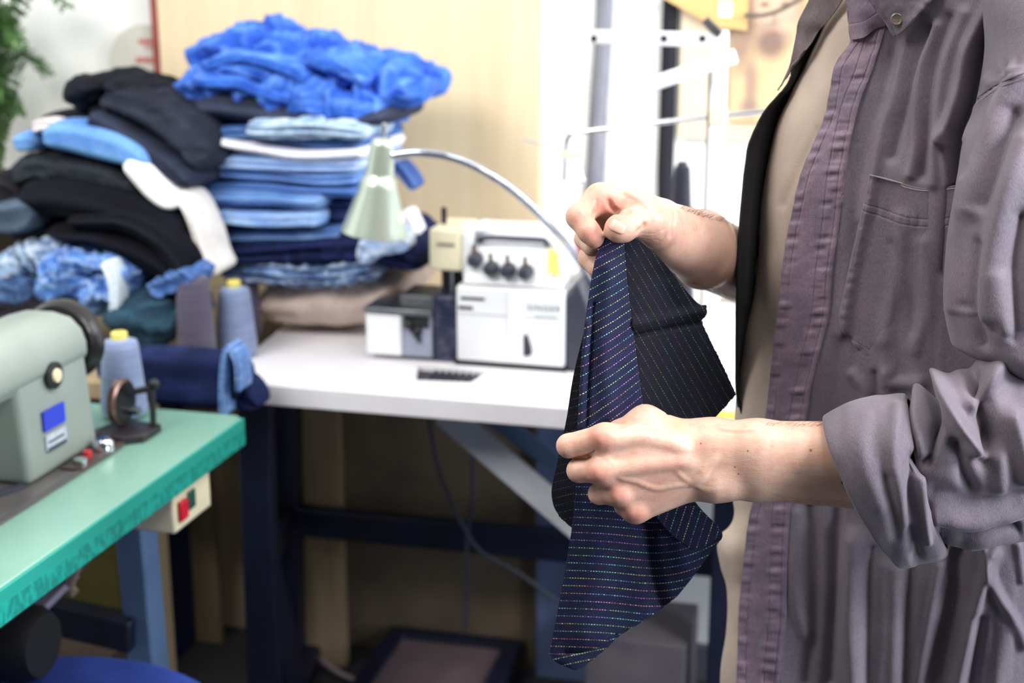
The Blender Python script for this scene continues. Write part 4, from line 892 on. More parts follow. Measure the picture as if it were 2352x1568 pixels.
person = thing('person', 'person in open grey shirt over beige t-shirt holding dark striped cloth', 'person', (B(0, 0, 0)[0], B(0, 0, 0)[1], 0), room=False)
PO = np.array(person.location)
def sdf_add(mb, s, lo, hi, h):
    V, Fc = surface_net(lambda P: s.ev(P), lo, hi, h); k = len(mb.v)
    mb.v += [tuple(p) for p in (V - PO)]; mb.f += [tuple(q) for q in (Fc + k)]
mb = MB()
HQ = .0013
sdf_add(mb, near, (.035, 1.145, .885), (.50, 1.250, 1.060), HQ)
sdf_add(mb, far, (.035, 1.225, .955), (.40, 1.690, 1.215), HQ * 1.15)
sdf_add(mb, body, (.08, 1.10, .02), (.72, 1.85, 1.75), .010)
# skin
sk = NT('skin'); sk.b.inputs['Roughness'].default_value = .42; sk.b.inputs['Specular IOR Level'].default_value = .35
sk.b.inputs['Subsurface Weight'].default_value = .25; sk.b.inputs['Subsurface Radius'].default_value = (.9, .35, .2); sk.b.inputs['Subsurface Scale'].default_value = .006
oc = sk.obj()
c = sk.mix(sk.noise(oc, 34, 4, .6, .35, .68), rgb((216, 178, 158)), rgb((204, 158, 138)))
c = sk.mix(sk.math('MULTIPLY', sk.noise(oc, 90, 4, .7, .5, .75), .5), c, rgb((192, 124, 104)))
c = sk.mix(sk.math('MULTIPLY', sk.noise(oc, 16, 2, .5, .5, .8), .5), c, rgb((226, 190, 164)))
def spot(p, r0, r1, col, f):
    global c
    m = sk.n('ShaderNodeVectorMath', operation='DISTANCE'); sk.l(oc, m.inputs[0]); m.inputs[1].default_value = tuple(p - PO)
    r = sk.n('ShaderNodeMapRange', i_1=r0, i_2=r1, i_3=f, i_4=0.0); sk.l(m.outputs['Value'], r.inputs[0]); c = sk.mix(r.outputs[0], c, rgb(col))
pink = (208, 128, 112)
for p in ((560, 520), (540, 850), (730, 1060), (880, 1260)): spot(near.hit(*Z(p)[0]), .004, .018, pink, .55)
spot(near.hit(*Z((1300, 400))[0]), .002, .014, (222, 150, 112), .6)
for p in ((330, 420), (440, 600), (620, 300), (650, 480), (500, 280)): spot(far.hit(*ZF(p)[0]), .003, .016, pink, .5)
for p in ((1525, 570), (1850, 795), (1970, 640), (1880, 860), (1060, 595)): spot(near.hit(*Z(p)[0]), .0004, .0011, (140, 62, 48), .8)
spot(near.hit(1936, 1108), .0012, .0022, (70, 36, 28), .9); spot(near.hit(1862, 1034), .0008, .0016, (150, 74, 56), .8)
# bluish veins
def vein(pts, f=.35):
    for p in spline(pts, len(pts) * 3): spot(near.hit(*p), .0006, .0026, (168, 160, 138), f)
vein(Z((700, 800), (900, 925), (1100, 995), (1300, 965), (1460, 955)))
sk.l(c, sk.b.inputs['Base Color'])
bn = sk.bump(sk.noise(oc, 700, 3, .6, .3, .7), .12, .0006); sk.bump(sk.noise(sk.scale(oc, (.3, 1, 1)), 260, 3, .6, .3, .7), .12, .001, bn)
mb.keep = False
bodyo = mb.build('body', sk.m, person, sharp=180)
# thumbnail, set into the thumb
nail_c = far.hit(*ZF((690, 500))[0])
nb = MB(); G = np.zeros((9, 11, 3))
for i, a in enumerate(np.linspace(-1, 1, 9)):
    for j, b_ in enumerate(np.linspace(-1, 1, 11)):
        w = 92 * (1 - .22 * max(0, b_) ** 2) * (1 - .5 * abs(b_) ** 6); ln = 92
        zx = 694 + b_ * 84 * .87 + a * w * .62 * .45; zy = 500 + b_ * 84 * .45 - a * w * .62 * .87
        q = far.hit(*ZF((zx, zy))[0]); G[i, j] = q - v3(0, .0005 * (1 - max(abs(a), abs(b_)) ** 4), 0) - PO
nb.grid(G); nb.keep = True
tag(nb.build('thumb_nail', M('nail', (236, 186, 166), (228, 172, 150), rough=.3, scale=60), person, solid=.0003), 'pale pink thumb nail')
# fine hairs on the forearms
hb = MB(); rnd = random.Random(3)
def hairs(s, pts, n, L, spread, updir):
    for i in range(n):
        t_ = rnd.random(); p = spline(pts, 60)[int(t_ * 59)]
        q = s.hit(p[0] + rnd.uniform(-6, 6), p[1] + rnd.uniform(-spread, spread) * .5 + 3)
        if q[1] > 1.7: continue
        d = v3(updir[0] + rnd.uniform(-.5, .5), rnd.uniform(-.6, .1), updir[1] + rnd.uniform(-.5, .5)); d /= np.linalg.norm(d); l = L * rnd.uniform(.4, 1)
        m_ = q + d * l * .5 + v3(.001, 0, .0003); e = q + d * l + v3(.003, 0, 0)
        hb.tube([q - PO, m_ - PO, e - PO], [.00008, .00003], seg=4)
hairs(far, [(1560, 474), (1620, 496), (1690, 512)], 170, .009, 6, (.8, .8))
hairs(far, [(1560, 640), (1640, 662), (1690, 680)], 60, .006, 10, (.6, -.5))
hairs(near, [(1760, 972), (1830, 972), (1890, 972)], 60, .006, 10, (.8, .7))
hairs(near, [(1760, 1135), (1850, 1145), (1940, 1150)], 25, .005, 10, (.8, -.6))
tag(hb.build('arm_hair', M('dark hair', (52, 38, 32), rough=.6), person), kind='stuff')
# head hair and trousers and shoes, outside the picture
hs = SDF(); hs.group([(hc + v3(0, 0, .075) - fwd * .01, hc + fwd * -.045 + v3(0, 0, .02), .090, .078), (hc + v3(0, 0, .09) + fwd * .03, hc + v3(0, 0, .09), .07, .08)], .03, .02)
m2 = MB(); sdf_add(m2, hs, (.2, 1.3, 1.4), (.6, 1.7, 1.75), .008); m2.build('hair', M('brown hair', (70, 52, 40), (50, 38, 30), rough=.6, bump=.6, bscale=120, stretch=(1, 1, .2)), person)
tr = SDF(); tr.group([(B(0, -.055, .84), B(0, .055, .84), .098, .098)], .05, .03)
for s_ in (-1, 1): tr.group([(B(0, .065 * s_, .80), B(0, .09 * s_, .46), .085, .074), (B(0, .10 * s_, .46), B(-.02, .11 * s_, .07), .072, .062)], .02, .04)
m2 = MB(); sdf_add(m2, tr, (.08, 1.1, .0), (.72, 1.85, 1.0), .010); m2.build('trousers', denim('dark trousers', (40, 44, 58), (32, 36, 48)), person)
for s_ in (-1, 1):
    sh = SDF(); sh.group([(B(-.06, .11 * s_, .045), B(.14, .12 * s_, .035), .045, .034)], .02, .02)
    m2 = MB(); sdf_add(m2, sh, (.05, 1.1, .001), (.75, 1.85, .12), .006); m2.build('shoe', mt_rubber, person)

# ---- shirt cloth material
def shirt_mat(name, c1, c2, c3, puck=0):
    t = NT(name); t.b.inputs['Roughness'].default_value = .62; t.b.inputs['Specular IOR Level'].default_value = .35; t.b.inputs['Sheen Weight'].default_value = .2
    o = t.obj(); base = t.mix(t.noise(o, 7, 4, .6, .35, .65), rgb(c1), rgb(c2))
    base = t.mix(t.math('MULTIPLY', t.noise(t.scale(o, (1, 1, .35)), 60, 4, .7, .45, .75), .3), base, rgb(c3))
    base = t.mix(.35, base, t.mix(t.noise(t.scale(o, (1, 1, .25)), 1500, 1, .5, .3, .7), (.5, .5, .5, 1), (1.6, 1.55, 1.6, 1)), 'MULTIPLY')
    t.l(base, t.b.inputs['Base Color'])
    b0 = t.bump(t.noise(t.scale(o, (1, 1, .3)), 1300, 2), .18, .0006)
    t.bump(t.noise(o, 55, 4, .6, .3, .7), .10, .004, b0)
    return t.m
mt_shirt = shirt_mat('washed mauve grey cotton', (110, 101, 110), (96, 88, 98), (120, 98, 100))
mt_plk = shirt_mat('worn placket cotton', (128, 110, 124), (96, 84, 102), (172, 130, 128))
mt_shirt_shade = M('shade-painted inner cotton', (22, 20, 23), (17, 16, 18), rough=.9, bump=.2)  # same cotton as the shirt, its shade painted in as near-black
mt_tee = M('beige jersey', (184, 166, 152), (176, 158, 145), rough=.9, scale=10, bump=.25, bscale=900)
mt_stitch = M('pale stitching', (150, 146, 166), rough=.8)

from mathutils.bvhtree import BVHTree
def bvh(m): return BVHTree.FromPolygons(m.v, m.f)
def onm(b, px, py, lift=0.):
    r = Vector(ray(px, py)).normalized(); h = b.ray_cast(Vector((0, 0, CZ)) - Vector(PO), r)
    return np.array(h[0] - r * lift) if h[0] is not None else None
def panel(rows, nu, nv, disp=None, rmode='spline'):
    """rows: list of lists of (px,py,Y) -> dense world grid; disp(px,py,u,v)-> metres towards the viewer"""
    R_ = np.array([spline(r, nu) for r in rows]); G = np.stack([spline(R_[:, i], nv) for i in range(nu)], 1)
    Wd = Wv(G)
    if disp is not None:
        u = np.linspace(0, 1, nu)[None].repeat(nv, 0); v = np.linspace(0, 1, nv)[:, None].repeat(nu, 1)
        Tu = np.gradient(Wd, axis=1); Tv = np.gradient(Wd, axis=0); n = np.cross(Tu, Tv); n /= np.linalg.norm(n, axis=-1, keepdims=True) + 1e-12
        sgn = np.where(n[..., 1:2] > 0, -1, 1) if False else -np.sign(np.mean(n[..., 1]))
        Wd = Wd + n * sgn * disp(G[..., 0], G[..., 1], u, v)[..., None]
    return Wd
_r0 = ridges
def ridges(X, Y, L, k=1.7): return k * _r0(X, Y, L)
def interp_edge(tab):
    t_ = np.array(tab, float); return lambda y: np.interp(y, t_[:, 1], t_[:, 0])
plL = interp_edge([(1935, -300), (1942, -60), (1945, 0), (1953, 71), (1956, 103), (1931, 130), (1918, 152), (1909, 200), (1902, 250), (1882, 303), (1860, 353), (1842, 393), (1824, 469), (1811, 527), (1797, 616), (1789, 700), (1784, 734), (1777, 800), (1768, 877), (1761, 957), (1744, 1060), (1733, 1148), (1723, 1180), (1712, 1260), (1705, 1324), (1699, 1388), (1695, 1484), (1694, 1568), (1690, 1900)])
plR = interp_edge([(2045, -300), (2040, 0), (2034, 67), (2025, 98), (2007, 156), (1980, 223), (1967, 268), (1954, 330), (1940, 402), (1931, 491), (1922, 558), (1913, 625), (1907, 700), (1900, 747), (1882, 814), (1864, 890), (1855, 948), (1835, 1050), (1817, 1154), (1813, 1212), (1809, 1292), (1805, 1420), (1795, 1515), (1792, 1568), (1785, 1900)])
farE = interp_edge([(1900, -300), (1862, 0), (1845, 30), (1832, 70), (1822, 130), (1812, 185), (1790, 215), (1762, 245), (1735, 290), (1718, 330), (1708, 400), (1700, 480), (1694, 560), (1690, 700), (1689, 850), (1689, 900), (1696, 930), (1712, 980), (1730, 1060), (1740, 1300)])
teeE = interp_edge([(1990, -300), (1935, 0), (1900, 50), (1862, 130), (1826, 200), (1790, 275), (1768, 350), (1752, 440), (1738, 600), (1728, 690), (1712, 780), (1698, 860), (1690, 940), (1684, 1100), (1683, 1160), (1690, 1200), (1668, 1228), (1655, 1262), (1662, 1310), (1674, 1345), (1674, 1400), (1668, 1460), (1658, 1520), (1655, 1600), (1650, 1900)])

# t-shirt: a closed tube around the torso whose left outline follows the belly
ys = list(range(-140, 1901, 40)); rows = []
for y in ys:
    x0 = teeE(y)
    xr = plL(y)
    if y < 0: x0 += 10
    R0 = 1.435
    rows.append([(x0 + 150, y, R0 + .10), (x0 + 45, y, R0 + .065), (x0 + 6, y, R0 + .03), (x0 + 2, y, R0), (x0 + 32, y, R0 - .028), (x0 + 90, y, R0 - .048), (xr + 60, y, R0 - .062), (xr + 220, y, R0 - .085), (2360, y, R0 - .10), (2520, y, R0 + .0), (2440, y, R0 + .13)])
def td(px, py, u, v):
    return ridges(px, py, [([(1730, 560), (1760, 800), (1735, 960)], 22, -.0012), ([(1880, 300), (1800, 470)], 12, -.001), ([(1668, 1240), (1690, 1300), (1720, 1420)], 26, .004)]) + .0008 * noise(np.stack([px / 30, py / 70, px * 0], -1), 5)
tee = MB(); tee.grid(panel(rows, 150, 420, td) - PO, closed_v=True); tee.build('t_shirt', mt_tee, person, sharp=180, solid=.0012)

# far front panel of the open shirt: its inner side, shade painted in dark
rows = []
for y in range(-140, 1341, 30):
    x0 = farE(y); tt = teeE(y)
    nr_ = .045 * math.exp(-((y - 600) / 280.) ** 2); rows.append([(x0, y, 1.428 - nr_), (x0 + 6, y, 1.430 - nr_), (x0 + .5 * (tt - x0), y, 1.446 - nr_), (tt + 10, y, 1.480 - nr_ * .3), (tt + 60, y, 1.535), (tt + 200, y, 1.60)])
def fd(px, py, u, v): return ridges(px, py, [([(1850, 0), (1840, 120), (1800, 200)], 10, .002), ([(1740, 300), (1712, 480), (1705, 700)], 9, .0012)])
shirt = MB(); shirt.grid(panel(rows, 50, 200, fd) - PO)
shirt_in = shirt.build('shirt_front', mt_shirt_shade, person, sharp=180, solid=.0016); shirt_in['label'] = 'shade-painted inner side of the open shirt front'

# far collar flap, its outside a slightly browner cotton
rows = [[(1878, -60, 1.418), (1915, -60, 1.410), (1962, -60, 1.405)], [(1858, 0, 1.418), (1895, 3, 1.412), (1936, 0, 1.406)], [(1834, 49, 1.419), (1866, 49, 1.413), (1900, 50, 1.408)], [(1828, 80, 1.420), (1850, 82, 1.416), (1880, 72, 1.412)], [(1818, 130, 1.421), (1834, 130, 1.418), (1856, 110, 1.414)], [(1806, 172, 1.423), (1814, 164, 1.421), (1828, 142, 1.419)], [(1786, 208, 1.425), (1790, 203, 1.425), (1796, 196, 1.424)]]
fc = MB(); fc.grid(panel(rows, 40, 70, lambda px, py, u, v: .0014 * noise(np.stack([px / 22, py / 40, px * 0], -1), 65)) - PO); collar_in = fc.build('collar_flap', shirt_mat('brown grey cotton', (112, 100, 102), (98, 88, 92), (120, 100, 96)), person, sharp=180, solid=.0018)

# near front panel wrapping round the side and back
def Rr(y): return 2330
rows = []
for y in list(range(-300, 1901, 40)):
    a, b = plL(y), plR(y); up = max(0, -y) / 300
    rows.append([(a, y, 1.372), (a + .5 * (b - a), y, 1.362), (b, y, 1.352), (b + 60, y, 1.345), (b + .35 * (2330 - b), y, 1.322), (b + .6 * (2330 - b), y, 1.298), (b + .85 * (2330 - b), y, 1.280), (2340, y, 1.274), (2520, y, 1.30), (2600, y, 1.40), (2560, y, 1.55), (2440, y, 1.62)])
    f_ = min(1, max(0, (-80 - y) / 220.)); rows[-1] = rows[-1][:4] + [(x + (2230 - x) * .62 * f_, y_, Y + (1.47 - Y) * .6 * f_) for x, y_, Y in rows[-1][4:]]
rg_main = [
    # placket stands proud of the panel
    # folds from collar downwards
    ([(2120, 30), (2080, 130), (2052, 240), (2030, 300), (2000, 440), (1955, 640), (1935, 760)], 16, .0035),
    ([(2135, 60), (2090, 180), (2068, 280), (2050, 360)], 12, -.004),
    ([(2150, 60), (2112, 180), (2105, 330), (2092, 400)], 12, .0030),
    ([(2180, 40), (2140, 180), (2128, 330), (2120, 400)], 13, -.0035),
    ([(2215, 30), (2170, 160), (2150, 300), (2140, 420)], 15, .0030),
    ([(2275, 30), (2232, 110), (2215, 190), (2190, 270), (2165, 320)], 17, .0075),
    ([(2165, 310), (2172, 360), (2182, 420)], 12, .0035),
    ([(2300, 20), (2262, 70), (2240, 160), (2222, 250), (2195, 330), (2192, 420), (2180, 620)], 16, -.009),
    # pocket region
    ([(1960, 860), (1990, 900), (1985, 960)], 12, .0028), ([(2010, 860), (2012, 940)], 10, -.003), ([(2035, 860), (2050, 880), (2110, 880)], 16, .003),
    ([(2075, 500), (2060, 640), (2030, 780)], 20, .0022), ([(2120, 560), (2130, 700), (2100, 800)], 18, .0018), ([(2050, 560), (2095, 660), (2100, 760)], 12, -.0012),
    ([(1975, 520), (1955, 640), (1950, 760)], 12, -.0018),
    # lower half
    ([(1835, 1180), (1830, 1330), (1835, 1400), (1850, 1450)], 16, .0030), ([(1860, 1170), (1870, 1300), (1868, 1420), (1850, 1568)], 16, -.004),
    ([(1925, 1150), (1918, 1280), (1915, 1380), (1905, 1568)], 16, -.006),
    ([(1960, 1240), (1955, 1380), (1965, 1568)], 26, .0075), ([(2030, 1300), (2025, 1568)], 20, .002),
    ([(2005, 1260), (1998, 1400), (1990, 1568)], 10, -.0022),
    ([(2100, 1290), (2085, 1420), (2080, 1568)], 18, -.004), ([(2060, 1310), (2055, 1568)], 16, .003),
    ([(2200, 1270), (2185, 1400), (2150, 1568)], 24, -.0075), ([(2255, 1240), (2270, 1300), (2290, 1360), (2330, 1430), (2350, 1480)], 11, .0045),
    ([(2280, 1270), (2240, 1400), (2200, 1568)], 15, .0065), ([(2250, 1420), (2230, 1568)], 14, -.004), ([(2335, 1250), (2345, 1330)], 8, .003), ([(2310, 1440), (2290, 1568)], 20, .003), ([(2160, 1300), (2130, 1450), (2110, 1568)], 12, .0025)]
def nd(px, py, u, v):
    d = ridges(px, py, rg_main)
    e = np.interp(py, *np.array([(y, plR(y)) for y in range(-300, 1901, 20)]).T); s = px - e
    l0 = np.interp(py, *np.array([(y, plL(y)) for y in range(-300, 1901, 20)]).T); sl = px - l0
    d += .0022 / (1 + np.exp(np.clip(s / 2.2, -30, 30)))                      # raised placket edge
    # puckers along both stitch rows of the placket
    ph = noise(np.stack([py / 90, py * 0, py * 0 + 3], -1), 9) * 6
    per = py / 23 * 2 * math.pi
    wv = noise(np.stack([py / 13, sl / 60, py * 0], -1), 21)
    d += .0020 * wv * np.exp(-((s + 24) / 17) ** 2) + .0016 * noise(np.stack([py / 14, sl / 50, py * 0 + 7], -1), 23) * np.exp(-((sl - 14) / 15) ** 2)
    d += .0006 * noise(np.stack([py / 34, sl / 60, py * 0 + 2], -1), 31) * ((s < 0) & (sl > 0))
    d += -.0008 * (np.exp(-((s + 12) / 1.6) ** 2) + np.exp(-((s + 38) / 1.6) ** 2) + np.exp(-((sl - 20) / 1.5) ** 2))   # stitch rows
    d += (.0016 * noise(np.stack([px / 45, py / 220, px * 0], -1), 41) + .0007 * noise(np.stack([px / 18, py / 120, px * 0], -1), 42)) * (s > 0)
    return d
nn = MB(); nn.grid(panel(rows, 330, 700, nd) - PO)
shirt = nn.build('shirt', mt_shirt, person, sharp=180, solid=.0014); shirt['label'] = 'washed mauve grey open shirt'; shirt_in.parent = shirt; collar_in.parent = shirt
# placket as its own strip lying on the front edge
def strip_rows(y0, y1, f0, f1, Yoff):
    rr_ = []
    for y in range(y0, y1 + 1, 20):
        a, b = plL(y), plR(y); rr_.append([(a + (b - a) * f, y, 1.372 - .020 * f - Yoff) for f in (f0, (f0 + f1) / 2, f1)])
    return rr_
pk = MB(); pk.grid(panel(strip_rows(20, 1640, .0, 1.0, .0012), 90, 900, nd) - PO)
plo = pk.build('placket', mt_plk, shirt, sharp=180, solid=.0006); plo['label'] = 'faded placket with puckered seams'
pb = bvh(pk); mt_bh = M('grey green thread', (112, 122, 134), rough=.8)
for (x, ya, yb) in ((1871, 473, 522), (1833, 743, 792), (1753, 1242, 1282), (1745, 1470, 1510)):
    bh = MB()
    for sgn in (-2.6, 2.6):
        n = 12
        for i in range(n):
            y = ya + (yb - ya) * i / n; xx = x + sgn - (y - ya) * .10
            p = onm(pb, xx - 1.8, y, .0004); q = onm(pb, xx + 1.8, y + 1.5, .0004); bh.tube([p, q], .00032, seg=5)
    bh.build('buttonhole', mt_bh, shirt)

# chest pocket
pt = [(2000, 398), (2068, 410), (2075, 424), (2130, 434), (2195, 428)]
def prow(f):  # f 0 top..1 bottom
    L = [(1998 - 68 * min(1, f * 1.1), 400 + f * 340 if f < 1 else 740)]
    return L
rows = []
for f in np.linspace(0, 1, 16):
    yt = np.array([398, 412, 428, 432, 424]); yb = np.array([790, 838, 848, 854, 852])
    xl = np.interp(f, [0, .8, .9, 1], [2000, 1930, 1932, 1972])
    xs = np.array([xl, xl + .25 * (2200 - xl), xl + .5 * (2200 - xl), xl + .75 * (2200 - xl), 2200])
    yy = yt + (yb - yt) * f; 
    if f > .85: yy[0] += (f - .85) * 100
    rows.append([(x, y, 1.352 - (x - 1910) / 420 * .076 - .0035) for x, y in zip(xs, yy)])
def pd(px, py, u, v):
    d = ridges(px, py, rg_main[8:14] + rg_main[0:4]) * .9
    d += .0012 * np.exp(-((v) / .02) ** 2) - .0007 * np.exp(-((v - .21) / .004) ** 2) - .0007 * np.exp(-((v - .17) / .004) ** 2)
    d += .0011 * noise(np.stack([px / 12, py / 60, px * 0], -1), 51) * np.exp(-((v - .19) / .04) ** 2) + .0008 * noise(np.stack([px / 12, py / 12, px * 0], -1), 52) * (np.exp(-((v - .95) / .04) ** 2) + np.exp(-(u / .06) ** 2))
    d += -.0006 * np.exp(-((u - .03) / .006) ** 2) - .0006 * np.exp(-((v - .93) / .004) ** 2) + .0010 * noise(np.stack([px / 40, py / 160, px * 0], -1), 53)
    d -= .0020 * (np.exp(-(u / .012) ** 2) + np.exp(-((1 - v) / .008) ** 2))
    return d
pkt = MB(); pkt.grid(panel(rows, 150, 240, pd) - PO); pko = pkt.build('chest_pocket', mt_shirt, shirt, sharp=180, solid=.0012)
e = MB(); bq = bvh(pkt); q_ = [onm(bq, x, y + 4, .0004) for x, y in spline(pt, 60)]; e.tube([p for p in q_ if p is not None], .0006, seg=6); e.build('pocket_hem', M('pale worn edge', (168, 156, 158), rough=.8), shirt)

# collar: band, points, button
rows = [[(1938, -160, 1.372), (1990, -170, 1.352), (2080, -190, 1.335), (2200, -200, 1.33)], [(1944, -40, 1.370), (1985, -60, 1.350), (2060, -90, 1.338), (2150, -110, 1.33)], [(1950, 50, 1.368), (1985, 42, 1.352), (2020, 20, 1.345), (2060, 0, 1.34)], [(1956, 92, 1.366), (1985, 86, 1.354), (2012, 66, 1.350), (2032, 60, 1.348)]]
cb = MB(); cb.grid(panel(rows, 60, 90, lambda px, py, u, v: .0012 * noise(np.stack([px / 30, py / 24, px * 0], -1), 61) - .0006 * np.exp(-((v - .70) / .008) ** 2)) - PO); cb.build('collar_band', mt_plk, shirt, sharp=180, solid=.0016)
rows = [[(1992, -4, 1.338), (2060, -60, 1.322), (2140, -150, 1.31), (2240, -260, 1.31)], [(2014, 26, 1.337), (2066, -10, 1.321), (2140, -90, 1.308), (2230, -170, 1.305)], [(2040, 62, 1.336), (2076, 30, 1.322), (2136, -30, 1.310), (2190, -80, 1.305)], [(2052, 80, 1.335), (2076, 62, 1.324), (2112, 24, 1.312), (2150, -20, 1.306)], [(2056, 84, 1.335), (2078, 68, 1.324), (2114, 30, 1.312), (2152, -14, 1.306)]]
cp = MB(); cp.grid(panel(rows, 70, 70, lambda px, py, u, v: .0007 * noise(np.stack([px / 16, py / 16, px * 0], -1), 63) - .0006 * np.exp(-((v - .88) / .02) ** 2) - .0006 * np.exp(-((u - .08) / .02) ** 2)) - PO); cp.build('collar', mt_shirt, shirt, sharp=180, solid=.0020)
bt = MB().lathe([(.0003, .0), (.0048, 0), (.0056, -.0008), (.0056, -.0016), (.0046, -.0022), (.0036, -.0017), (.0003, -.0017)], 28, axis='y')
for dx, dz in ((-.0012, -.0012), (.0012, -.0012), (-.0012, .0012), (.0012, .0012)): bt.sphere((dx, -.0018, dz), .0005, 8, 6)
bt.rot(math.radians(-20), 'Z'); bt.shift(tuple(W(2060, 44, 1.326) - PO)); bt.build('button', M('brown horn button', (112, 98, 88), (78, 68, 62), rough=.25, scale=120), shirt)

# sleeve: upper part, closed loops around the arm
def loft(rings, nr, na, disp=None):
    """rings: (cx,cy,Y, Lx,Ly, Dx,Dy,DY); closed rings in pixel+depth space"""
    R_ = spline(rings, nr); th = np.linspace(0, 2 * math.pi, na, endpoint=False)
    G = np.zeros((nr, na, 3))
    for k in range(3):
        Lk = R_[:, 3 + k] if k < 2 else 0 * R_[:, 0]; Dk = R_[:, 5 + k]
        G[..., k] = R_[:, k][:, None] + Lk[:, None] * np.cos(th) + Dk[:, None] * np.sin(th)
    Wd = Wv(G)
    if disp is not None:
        c_ = Wd.mean(1, keepdims=True); Tu = np.gradient(Wd, axis=0); Tv = (np.roll(Wd, -1, 1) - np.roll(Wd, 1, 1)); n = np.cross(Tu, Tv); n /= np.linalg.norm(n, axis=-1, keepdims=True) + 1e-12
        s_ = np.sign(np.sum(n * (Wd - c_))); Wd = Wd + n * s_ * disp(G[..., 0], G[..., 1], th[None].repeat(nr, 0), np.linspace(0, 1, nr)[:, None].repeat(na, 1))[..., None]
    return Wd
up = [(2330, -150, 1.38, -60, 20, 0, 10, -.02), (2365, -120, 1.34, -120, 40, 0, 10, -.05), (2400, -60, 1.30, -150, 40, 0, 10, -.070), (2420, 60, 1.285, -160, 40, 0, 10, -.085), (2418, 200, 1.270, -180, 44, 0, 10, -.090), (2412, 300, 1.26, -202, 20, 0, 10, -.092),
      (2402, 420, 1.245, -208, 10, 0, 0, -.092), (2395, 560, 1.235, -218, 0, 0, 0, -.090), (2392, 700, 1.228, -226, -6, 0, 0, -.088), (2394, 790, 1.225, -216, -20, 0, 0, -.086), (2410, 860, 1.222, -214, -60, 0, 0, -.084), (2430, 905, 1.222, -180, -80, 0, 0, -.070), (2450, 920, 1.225, -110, -50, 0, 0, -.045)]
rg_up = [([(2340, 175), (2300, 260), (2255, 380), (2235, 480)], 22, .006), ([(2352, 330), (2310, 460), (2280, 600), (2270, 720)], 26, .006), ([(2330, 260), (2290, 380), (2262, 470)], 14, -.005),
         ([(2220, 420), (2195, 560), (2190, 700)], 16, .003), ([(2215, 700), (2250, 740), (2330, 780)], 10, -.0015), ([(2250, 560), (2240, 700), (2260, 790)], 14, -.0035), ([(2300, 640), (2310, 760)], 20, .003), ([(2345, 500), (2330, 620), (2335, 760)], 16, -.004), ([(2180, 710), (2230, 720)], 8, .0012)]
seam_pl = smooth_pl([(2205, 310), (2226, 250), (2250, 222), (2290, 194), (2352, 168), (2420, 150)])
def ud(px, py, th, v):
    d_ = segdist(px, py, seam_pl); ab = py < np.interp(px, [2205, 2226, 2250, 2290, 2352, 2420], [310, 250, 222, 194, 168, 150])
    sm_ = -.0022 * np.exp(-(d_ / 3.5) ** 2) + .0014 * np.exp(-((d_ - 9) / 5.) ** 2)
    sm_ = sm_ + ab * .0035 * noise(np.stack([px / 15, py / 30, px * 0], -1), 77) * np.exp(-((d_ - 18) / 18.) ** 2)
    return sm_ * (th < math.pi) + ud0(px, py, th, v)
def ud0(px, py, th, v): return ridges(px, py, rg_up) + .0018 * noise(np.stack([px / 50, py / 150, np.cos(th)], -1), 71)
su = MB(); su.grid((loft(up, 260, 220, ud) - PO), closed_v=True); slo = su.build('sleeve', mt_shirt, shirt, sharp=180, solid=.0014)
# shoulder seam: a raised double line with puckers
sy = MB(); pts = spline([(2212, 290), (2226, 250), (2250, 222), (2290, 194), (2352, 168), (2400, 150)], 60)
bv = bvh(su)
for o_ in (0, 9):
    q_ = [onm(bv, x + o_ * .4, y + o_, .0011) for x, y in pts]; sy.tube([p for p in q_ if p is not None], .0006, seg=8); sy.build('armhole_seam', mt_shirt, shirt)
# forearm sleeve
fo = [(2126, 1075, 1.186, -20, -158, -22, 0, -.050), (2160, 1058, 1.186, -6, -168, -20, 0, -.056), (2210, 1040, 1.186, 4, -196, -10, 0, -.060), (2270, 1030, 1.188, 6, -212, 0, 0, -.062), (2350, 1030, 1.192, 6, -190, 0, 0, -.064), (2450, 1010, 1.195, 10, -200, 10, 0, -.064), (2540, 990, 1.200, 0, -150, 20, 0, -.055), (2585, 985, 1.205, 0, -90, 14, 0, -.035), (2600, 985, 1.205, 0, -10, 4, 0, -.004)]
rg_fo = [([(2180, 830), (2165, 870), (2182, 940), (2215, 1000), (2262, 1050)], 15, .010), ([(2235, 860), (2260, 940), (2275, 1010), (2262, 1050)], 20, -.012), ([(2290, 850), (2240, 930)], 16, .007),
         ([(2120, 900), (2110, 960), (2125, 1040)], 14, .006), ([(2145, 900), (2150, 980), (2130, 1060)], 12, -.008), ([(2200, 1020), (2215, 1090), (2230, 1120)], 16, -.005), ([(2320, 960), (2345, 1040), (2352, 1090)], 20, .006),
         ([(2150, 1130), (2240, 1148), (2350, 1140)], 22, -.003), ([(2150, 1180), (2240, 1190), (2352, 1160)], 18, .006), ([(2160, 1207), (2230, 1216), (2330, 1200)], 8, -.007), ([(2165, 1232), (2240, 1238), (2350, 1215)], 12, .005), ([(2080, 930), (2095, 1000)], 10, .003),
         ([(2290, 1050), (2300, 1120)], 22, .004)]
def fd2(px, py, th, v): return ridges(px, py, rg_fo) + .002 * noise(np.stack([px / 40, py / 60, np.cos(th)], -1), 73)
sf = MB(); sf.grid((loft(fo, 260, 240, fd2) - PO), closed_v=True); sf.build('forearm_sleeve', mt_shirt, shirt, sharp=180, solid=.0014)
